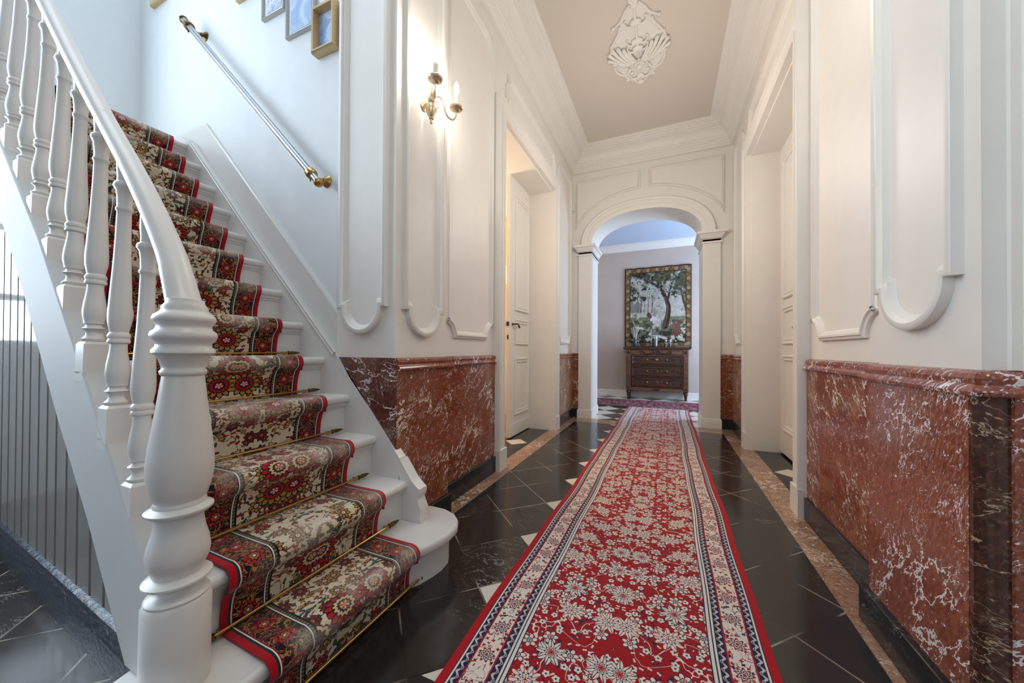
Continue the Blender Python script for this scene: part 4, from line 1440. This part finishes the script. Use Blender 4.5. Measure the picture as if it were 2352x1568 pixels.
for sg in (-1, 1):
    for (a, b, w) in [(1.0, .14, .016), (.95, .02, .017), (.82, -.06, .018), (.64, -.06, .018), (.46, .00, .017), (.30, .08, .015), (.90, .26, .013), (.72, .34, .011)]:
        P = smooth_path([MP(sg * .10, .32, .030), MP(sg * a * .45, .34 - .10 * (1 - a) + (b - .14) * .1, .034), MP(sg * a * .8, .5 * (b + .26), .030), MP(sg * a, b, .022)], 6)
        sh.tube(P, [w * (.5 + .6 * k / (len(P) - 1)) for k in range(len(P))], 8)
        sh.ball(MP(sg * a, b, .022), w * 1.05)
sh.build('shell', M_cream, md, smooth=60)
bo = MB()
c = MP(0, .46, 0)
bo.lathe([(.055, 0), (.055, .02), (.045, .028), (.040, .024), (.030, .026)], c, 24, '-z')
bo.ball((c[0], c[1], c[2] - .034), .030, .030, .026)
for k in range(9):
    a = math.pi * (1.05 + .9 * k / 8)
    q = (c[0] + .075 * math.cos(a), c[1] + .075 * math.sin(a), c[2] - .02)
    bo.ball(q, .014, .014, .014)
bo.build('boss', M_cream, md, smooth=60)
sm = MB()
sm.tube([MP(0, -.80, .012), MP(0, .0, .012)], .011, 8)
sm.tube([MP(0, 0, .010), MP(0, .95, .008)], .008, 8)
for t, w in [(-.92, .03), (-.82, .035), (-.50, .05), (-.10, .055), (.05, .05), (.74, .035), (.92, .03)]:
    sm.ball(MP(0, t, .016), w, w * .7, .02)
    for sg in (-1, 1):
        P = smooth_path([MP(0, t, .02), MP(sg * .16, t + .05, .022), MP(sg * .30, t + .02, .02), MP(sg * .34, t - .06, .018), MP(sg * .27, t - .08, .014)], 5)
        if abs(t) < .8: sm.tube(P, [.012 * (1 - .6 * k / len(P)) for k in range(len(P))], 8)
for sg in (-1, 0, 1): sm.tube([MP(0, -.84, .015), MP(sg * .12, -.92, .02), MP(sg * .16, -1.0, .012)], [.018, .014, .003], 8)
for sg in (-1, 1):
    for q in [(.34, .52), (.44, .44), (.28, .62)]: sm.ball(MP(sg * q[0], q[1], .015), .018)
sm.build('stem_and_flowers', M_cream, md, smooth=60)

# ================================================================== CHEST OF DRAWERS
ch = empty('chest_of_drawers', (-.19, 8.03, 0), 'dark carved wooden chest of drawers under the tapestry beyond the arch', 'chest of drawers')
MB().box(-.845, .458, 7.83, 8.21, 1.043, 1.073).box(-.825, .438, 7.845, 8.21, 1.022, 1.045).build('top', M_wood, ch, bevel=.006)
MB().box(-.78, .395, 7.885, 8.20, .175, 1.025).build('carcass', M_wood, ch)
MB().box(-.69, .305, 7.872, 7.89, .925, 1.015).build('frieze', M_woodl, ch)
MB().box(-.69, .305, 7.872, 7.89, .175, .235).build('apron', M_woodl, ch)
for x0, x1 in ((-.785, -.695), (.310, .400)):
    b = MB().box(x0, x1, 7.862, 7.89, .175, 1.022)
    for k in range(3): b.tube([(x0 + .020 + .025 * k, 7.862, .28), (x0 + .020 + .025 * k, 7.862, .88)], .009, 8)
    b.build('fluted_post', M_woodl, ch)
    for z in (.965, .225):
        MB().lathe([(.032, 0), (.032, .010), (.024, .014), (.016, .008), (.010, .016), (.002, .018)], ((x0 + x1) / 2, 7.862, z), 16, '-y').build('rosette', M_wood, ch)


def drawer(z0, z1):
    d = MB().box(-.675, .290, 7.868, 7.89, z0, z1).sweep([(-.665, z0 + .010), (.280, z0 + .010), (.280, z1 - .010), (-.665, z1 - .010)], [(0, 0), (0, .014), (.008, .016), (.016, .006), (.022, 0)], FY(7.868), True).build('drawer', M_wood, ch)
    zc = (z0 + z1) / 2
    random.seed(int(z0 * 100))
    for cx in (-.545, -.19, .165):
        cv = MB()
        for k in range(16):
            a = random.random() * 6.28
            rx, rz = random.random() * .085, random.random() * .045
            cv.ball((cx + rx * math.cos(a), 7.864, zc + rz * math.sin(a)), .016, .012, .012, 8, 5)
        for s in (-1, 1):
            cv.tube(smooth_path([(cx, 7.864, zc - .02), (cx + s * .05, 7.862, zc + .035), (cx + s * .10, 7.864, zc + .01), (cx + s * .085, 7.864, zc - .02)], 4), .007, 6)
        cv.build('carving', M_wood, d)
    for x in (-.375, -.0):
        MB().lathe([(.028, 0), (.028, .004), (.018, .008), (.008, .010), (.008, .022), (.016, .028), (.018, .034), (.010, .040)], (x, 7.868, zc), 14, '-y').build('knob', M_dbrass, d)
    MB().lathe([(.034, 0), (.034, .006), (.026, .012), (.018, .008), (.016, .018), (.004, .022)], (-.19, 7.866, zc + .005), 14, '-y').build('escutcheon', M_brass if z0 > .6 else M_dbrass, d)


for z0, z1 in ((.715, .905), (.480, .665), (.255, .430)): drawer(z0, z1)
for z in (.692, .456):
    b = MB().box(-.69, .305, 7.866, 7.89, z - .012, z + .012)
    for k in range(24): b.ball((-.675 + k * .0416, 7.864, z), .018, .012, .011, 8, 5)
    b.build('gadroon_strip', M_wood, ch)
sw = MB()
for s in (-1, 1):
    sw.tube(smooth_path([(-.19 + s * .03, 7.862, 1.005), (-.19 + s * .08, 7.858, .955), (-.19 + s * .18, 7.856, .935), (-.19 + s * .28, 7.862, .995)], 5), .014, 8)
    sw.tube([(-.19 + s * .28, 7.862, 1.005), (-.19 + s * .285, 7.860, .930)], .010, 8)
    sw.tube(smooth_path([(-.19 + s * .02, 7.858, .955), (-.19 + s * .05, 7.856, 1.0), (-.19, 7.856, 1.015)], 4), .014, 8)
sw.box(-.235, -.145, 7.862, 7.885, .93, 1.02)
sw.build('swag', M_wood, ch)
MB().box(-.245, -.135, 7.860, 7.885, .178, .238).box(-.225, -.155, 7.852, 7.87, .192, .224).build('apron_block', M_wood, ch)
for x in (-.74, .355):
    for y in (7.91, 8.16):
        MB().lathe([(.016, 0), (.020, .015), (.026, .075), (.030, .085), (.022, .092), (.034, .108), (.042, .126), (.038, .142), (.028, .150), (.040, .158), (.044, .178)], (x, y, 0), 16).build('leg', M_wood, ch)

# ---- things on the chest
ZT = 1.0735
rd = empty('reed_diffuser', (-.615, 7.98, ZT), 'teal bottle of pale reeds on the left of the chest', 'reed diffuser')
MB().lathe([(.036, 0), (.038, .004), (.038, .130), (.034, .150), (.018, .165), (.018, .195), (.021, .197), (.021, .205)], (-.615, 7.98, ZT), 18).build('bottle', M_teal, rd)
random.seed(4)
for k in range(7):
    a = -1.0 + 2.0 * k / 6
    MB().tube([(-.615 + .006 * a, 7.98, ZT + .12), (-.615 + .075 * a, 7.98 + .03 * math.sin(k * 2.1), ZT + .43 - .02 * abs(a))], .0055, 6).build('reed', M_reed, rd)

jr = empty('glass_jar', (-.235, 7.99, ZT), 'tall lidded clear glass jar at the middle of the chest', 'jar')
MB().lathe([(.074, 0), (.078, .004), (.080, .012), (.080, .235), (.074, .252), (.070, .258), (.067, .256), (.071, .246), (.076, .232), (.076, .014), (.070, .010), (.002, .010)], (-.235, 7.99, ZT), 28, cap=False).build('jar_body', M_glass, jr)
MB().lathe([(.002, .262), (.074, .262), (.076, .268), (.060, .284), (.030, .296), (.014, .304), (.016, .314), (.027, .328), (.028, .342), (.018, .356), (.002, .360)], (-.235, 7.99, ZT), 24).build('jar_lid', M_glass, jr)
cd = MB().lathe([(.001, 0), (.044, 0), (.045, .003), (.045, .165), (.040, .170), (.001, .166)], (-.235, 7.99, ZT + .0115), 20, cap=False).build('pillar_candle', M_wax)
tag(cd, 'ivory pillar candle standing inside the tall glass jar', 'candle')


def small_jar(x, label, h):
    r = empty('small_jar', (x, 7.97, ZT), label, 'jar', 'small glass jars')
    MB().lathe([(.028, 0), (.031, .003), (.031, h - .04), (.026, h - .03), (.026, h - .028), (.023, h - .03), (.028, h - .042), (.028, .006), (.002, .006)], (x, 7.97, ZT), 18, cap=False).build('jar_body', M_glass, r)
    MB().lathe([(.001, 0), (.029, 0), (.029, .022), (.026, .028), (.001, .028)], (x, 7.97, ZT + h - .028), 18, cap=False).build('jar_lid', M_steel, r)
    MB().lathe([(.0005, .0), (.025, 0), (.025, h * .45), (.0005, h * .45)], (x, 7.97, ZT + .007), 16, cap=False).build('contents', M_label, r)


small_jar(-.020, 'small lidded glass jar right next to the tall jar', .150)
small_jar(.058, 'small lidded glass jar nearer the dark book', .146)
bk = empty('book', (.285, 8.0, ZT), 'dark flat book lying at the right end of the chest', 'book')
MB().box(.155, .415, 7.91, 8.09, ZT, ZT + .006).box(.155, .415, 7.91, 8.09, ZT + .030, ZT + .036).box(.155, .415, 8.084, 8.09, ZT, ZT + .036).build('cover', simple('dark_blue_cloth', rgb(40, 44, 54), .5), bk)
MB().box(.160, .410, 7.915, 8.085, ZT + .006, ZT + .030).build('pages', simple('book_pages', rgb(120, 112, 104), .8), bk)

# ================================================================== TAPESTRY
def paint_tapestry(H, Wd):
    rng = np.random.RandomState(7)

    def noise(sx, sy, seed):
        r = np.random.RandomState(seed)
        g = r.rand(int(H / sy) + 3, int(Wd / sx) + 3)
        yy, xx = np.mgrid[0:H, 0:Wd]
        fy, fx_ = yy / sy, xx / sx
        iy, ix = fy.astype(int), fx_.astype(int)
        ty, tx = fy - iy, fx_ - ix
        ty, tx = ty * ty * (3 - 2 * ty), tx * tx * (3 - 2 * tx)
        return (g[iy, ix] * (1 - ty) * (1 - tx) + g[iy + 1, ix] * ty * (1 - tx) + g[iy, ix + 1] * (1 - ty) * tx + g[iy + 1, ix + 1] * ty * tx)

    def fbm(s, seed): return .5 * noise(s, s, seed) + .3 * noise(s / 2, s / 2, seed + 1) + .2 * noise(s / 4, s / 4, seed + 2)
    I = np.zeros((H, Wd, 3))
    Y, X_ = np.mgrid[0:H, 0:Wd]
    y, x = Y / H, X_ / Wd                      # y down
    L = lambda c: np.array(rgb(*c))
    I[:] = L((176, 170, 162))
    n = fbm(Wd / 5, 1)
    m = fbm(Wd / 14, 5)

    def put(mask, c):
        I[mask] = L(c)
    put(m > .58, (172, 168, 164))
    put((y > .30) & (y < .56) & (n + .3 * m > .74), (122, 128, 120))
    # ground
    gy = .555 + .01 * np.sin(x * 9)
    put(y > gy, (176, 168, 154))
    put((y > .62) & (n > .42), (112, 116, 96))
    put((y > .66) & (m > .46), (84, 88, 70))
    put((y > .66) & (m > .60), (150, 146, 124))
    put((y > .80) & (n + m > .95), (60, 58, 48))
    put((y > .86) & (m > .42), (52, 50, 42))

    def strip(pts, w0, w1, c, jit=.004):
        P = np.array(pts, float)
        nn = 60
        t = np.linspace(0, len(P) - 1, nn * (len(P) - 1))
        px = np.interp(t, range(len(P)), P[:, 0])
        py = np.interp(t, range(len(P)), P[:, 1])
        for k, (a, b_) in enumerate(zip(px, py)):
            w = w0 + (w1 - w0) * k / len(px)
            put(((x - a) ** 2 + ((y - b_) * 1.27) ** 2) < (w + jit * (m[0, k % Wd] - .5)) ** 2, c)
    # distant trunks
    for tx_, c in ((.20, (120, 112, 104)), (.25, (92, 84, 76)), (.36, (132, 122, 112)), (.42, (110, 102, 94)), (.30, (140, 132, 124))):
        strip([(tx_, .56), (tx_ + .01, .44), (tx_ - .01, .34)], .010, .005, c)
    # main trees
    strip([(.62, .74), (.66, .60), (.67, .50), (.62, .38), (.56, .28), (.42, .20), (.30, .15)], .042, .014, (62, 48, 40))
    strip([(.60, .75), (.645, .60), (.655, .50), (.605, .38)], .014, .012, (98, 80, 68))
    strip([(.66, .40), (.72, .20), (.78, .12)], .018, .010, (70, 56, 46))
    strip([(.52, .24), (.46, .14)], .012, .006, (74, 60, 50))
    strip([(.95, .72), (.93, .56), (.88, .42), (.84, .26), (.80, .18)], .022, .010, (84, 72, 62))
    # foliage
    cover = np.clip(1.0 - (y - .02) / .34, 0, 1)
    fo = n * .6 + m * .4 + cover * .34
    put((y < .50) & (fo > .62), (128, 130, 118))
    put((y < .46) & (fo > .67), (100, 102, 86))
    put((y < .44) & (fo > .69), (72, 74, 60))
    put((y < .42) & (fo > .745), (44, 44, 36))
    put((y < .42) & (fo > .745) & (m > .56), (92, 88, 66))
    put((y > .26) & (y < .42) & (x < .45) & (n + m > 1.10), (58, 62, 54))
    strip([(.56, .28), (.42, .20), (.30, .15)], .016, .008, (58, 44, 36))

    k3 = fbm(Wd / 26, 21)
    put((y > .05) & (y < .40) & (k3 > .60) & (n + k3 > 1.0), (84, 86, 70))
    put((y > .05) & (y < .36) & (k3 > .68), (50, 50, 40))
    put((y > .18) & (y < .54) & (k3 < .36) & (x < .6), (142, 140, 128))
    put((y > .66) & (k3 > .62), (70, 72, 56))

    def blob(cx, cy, rx, ry, c, rot=0):
        dx, dy = x - cx, y - cy
        cr_, sr_ = math.cos(rot), math.sin(rot)
        put(((dx * cr_ + dy * sr_) / rx) ** 2 + ((-dx * sr_ + dy * cr_) / ry) ** 2 < 1, c)
    # pale horse and rider
    blob(.47, .655, .075, .050, (196, 188, 184))
    blob(.51, .69, .05, .055, (190, 182, 176), .4)
    blob(.38, .60, .045, .030, (88, 72, 62), .8)
    strip([(.42, .68), (.38, .72)], .010, .006, (88, 72, 62))
    strip([(.42, .70), (.42, .77)], .010, .006, (110, 94, 84))
    strip([(.53, .70), (.55, .77)], .012, .007, (170, 160, 154))
    blob(.465, .575, .026, .050, (150, 142, 140))
    blob(.46, .515, .014, .016, (176, 150, 134))
    for k, cx in enumerate((.10, .17, .22)): blob(cx, .60, .022, .026, (140, 128, 120) if k % 2 else (190, 184, 176))
    # man in a red coat
    blob(.79, .775, .050, .075, (122, 80, 72), .3)
    blob(.77, .83, .060, .040, (112, 70, 62))
    blob(.74, .72, .045, .020, (126, 84, 76), -.5)
    blob(.84, .70, .018, .034, (118, 74, 68), .4)
    blob(.71, .705, .018, .018, (170, 140, 124))
    strip([(.74, .86), (.70, .92)], .014, .010, (196, 188, 176))
    strip([(.82, .86), (.86, .91)], .014, .010, (196, 188, 176))
    # hounds
    for cx, cy, s_ in ((.52, .86, 1), (.60, .88, 1), (.42, .84, .9), (.26, .76, .8), (.20, .75, .7)):
        blob(cx, cy, .060 * s_, .018 * s_, (196, 186, 172), .2)
        blob(cx + .05 * s_, cy - .012, .018 * s_, .014 * s_, (120, 96, 80))
    fine = rng.rand(H, Wd, 1)
    n8 = fbm(9, 40)[:, :, None]
    I *= (.80 + .40 * fine) * (.62 + .76 * n8)
    # border
    e = np.minimum(np.minimum(x, 1 - x) * 1.0, np.minimum(y, 1 - y) * 1.27)
    bw = .085
    bm = e < bw
    Bd = np.zeros_like(I)
    Bd[:] = L((128, 98, 66))
    along = np.where(np.minimum(x, 1 - x) < np.minimum(y, 1 - y) * 1.27, y * 1.27, x)
    q = e / bw
    Bd[(m > .55)] = L((112, 82, 54))
    Bd[(np.sin(along * 90 + q * 4) > .6)] = L((96, 70, 46))
    per = .142
    da = ((along / per) % 1 - .5) * per
    de = (q - .52) * bw
    rr = np.sqrt(da ** 2 + de ** 2) / bw
    Bd[rr < .42] = L((66, 50, 38))
    Bd[rr < .33] = L((176, 148, 112))
    Bd[rr < .20] = L((84, 64, 50))
    Bd[rr < .11] = L((188, 168, 136))
    Bd[(q < .10)] = L((34, 28, 28))
    Bd[(q > .90)] = L((44, 34, 30))
    Bd *= (.86 + .28 * fine)
    I[bm] = Bd[bm]
    return I


TH, TW = 300, 236
img = paint_tapestry(TH, TW)
b = MB()
tx0, tx1, tz0, tz1 = -.850, .472, 1.075, 2.805
for j in range(TH + 1):
    for i in range(TW + 1):
        u, v_ = i / TW, j / TH
        b.v.append((tx0 + (tx1 - tx0) * u, 8.214 + .004 * math.sin(u * 14 + 1) * v_, tz1 - (tz1 - tz0) * v_ - .006 * (1 - u) + .004 * math.sin(u * 30) * (1 - v_)))
for j in range(TH):
    for i in range(TW):
        a = j * (TW + 1) + i
        b.f.append((a, a + 1, a + TW + 2, a + TW + 1))
M_tap = Mat('woven_tapestry', .95, .1)
_at = M_tap.node('ShaderNodeVertexColor')
_at.layer_name = 'weave'
M_tap.col(_at.outputs[0])
_n = M_tap.noise(M_tap.mapping(M_tap.obj(), scale=(1, 1, 1)), 260, 2)
M_tap.bump(_n, .3, .003)
tp_ = b.build('cloth', M_tap.m, loc=(-.19, 8.22, 1.075), smooth=None, recalc=False)
ca = tp_.data.color_attributes.new('weave', 'FLOAT_COLOR', 'CORNER')
fc = np.ones((TH * TW, 4, 4), np.float32)
fc[:, :, :3] = img.reshape(-1, 1, 3)
ca.data.foreach_set('color', fc.ravel())
tr = empty('tapestry', (-.19, 8.22, 1.075), 'woven hunting tapestry with trees and patterned border hanging above the chest', 'tapestry')
tp_.parent = tr
tp_.location = (0, 0, 0)
MB().box(tx0 + .004, tx1 - .004, 8.219, 8.232, tz0 + .002, tz1 - .012).build('lining', simple('dark_lining', rgb(44, 36, 34), .9), tr)
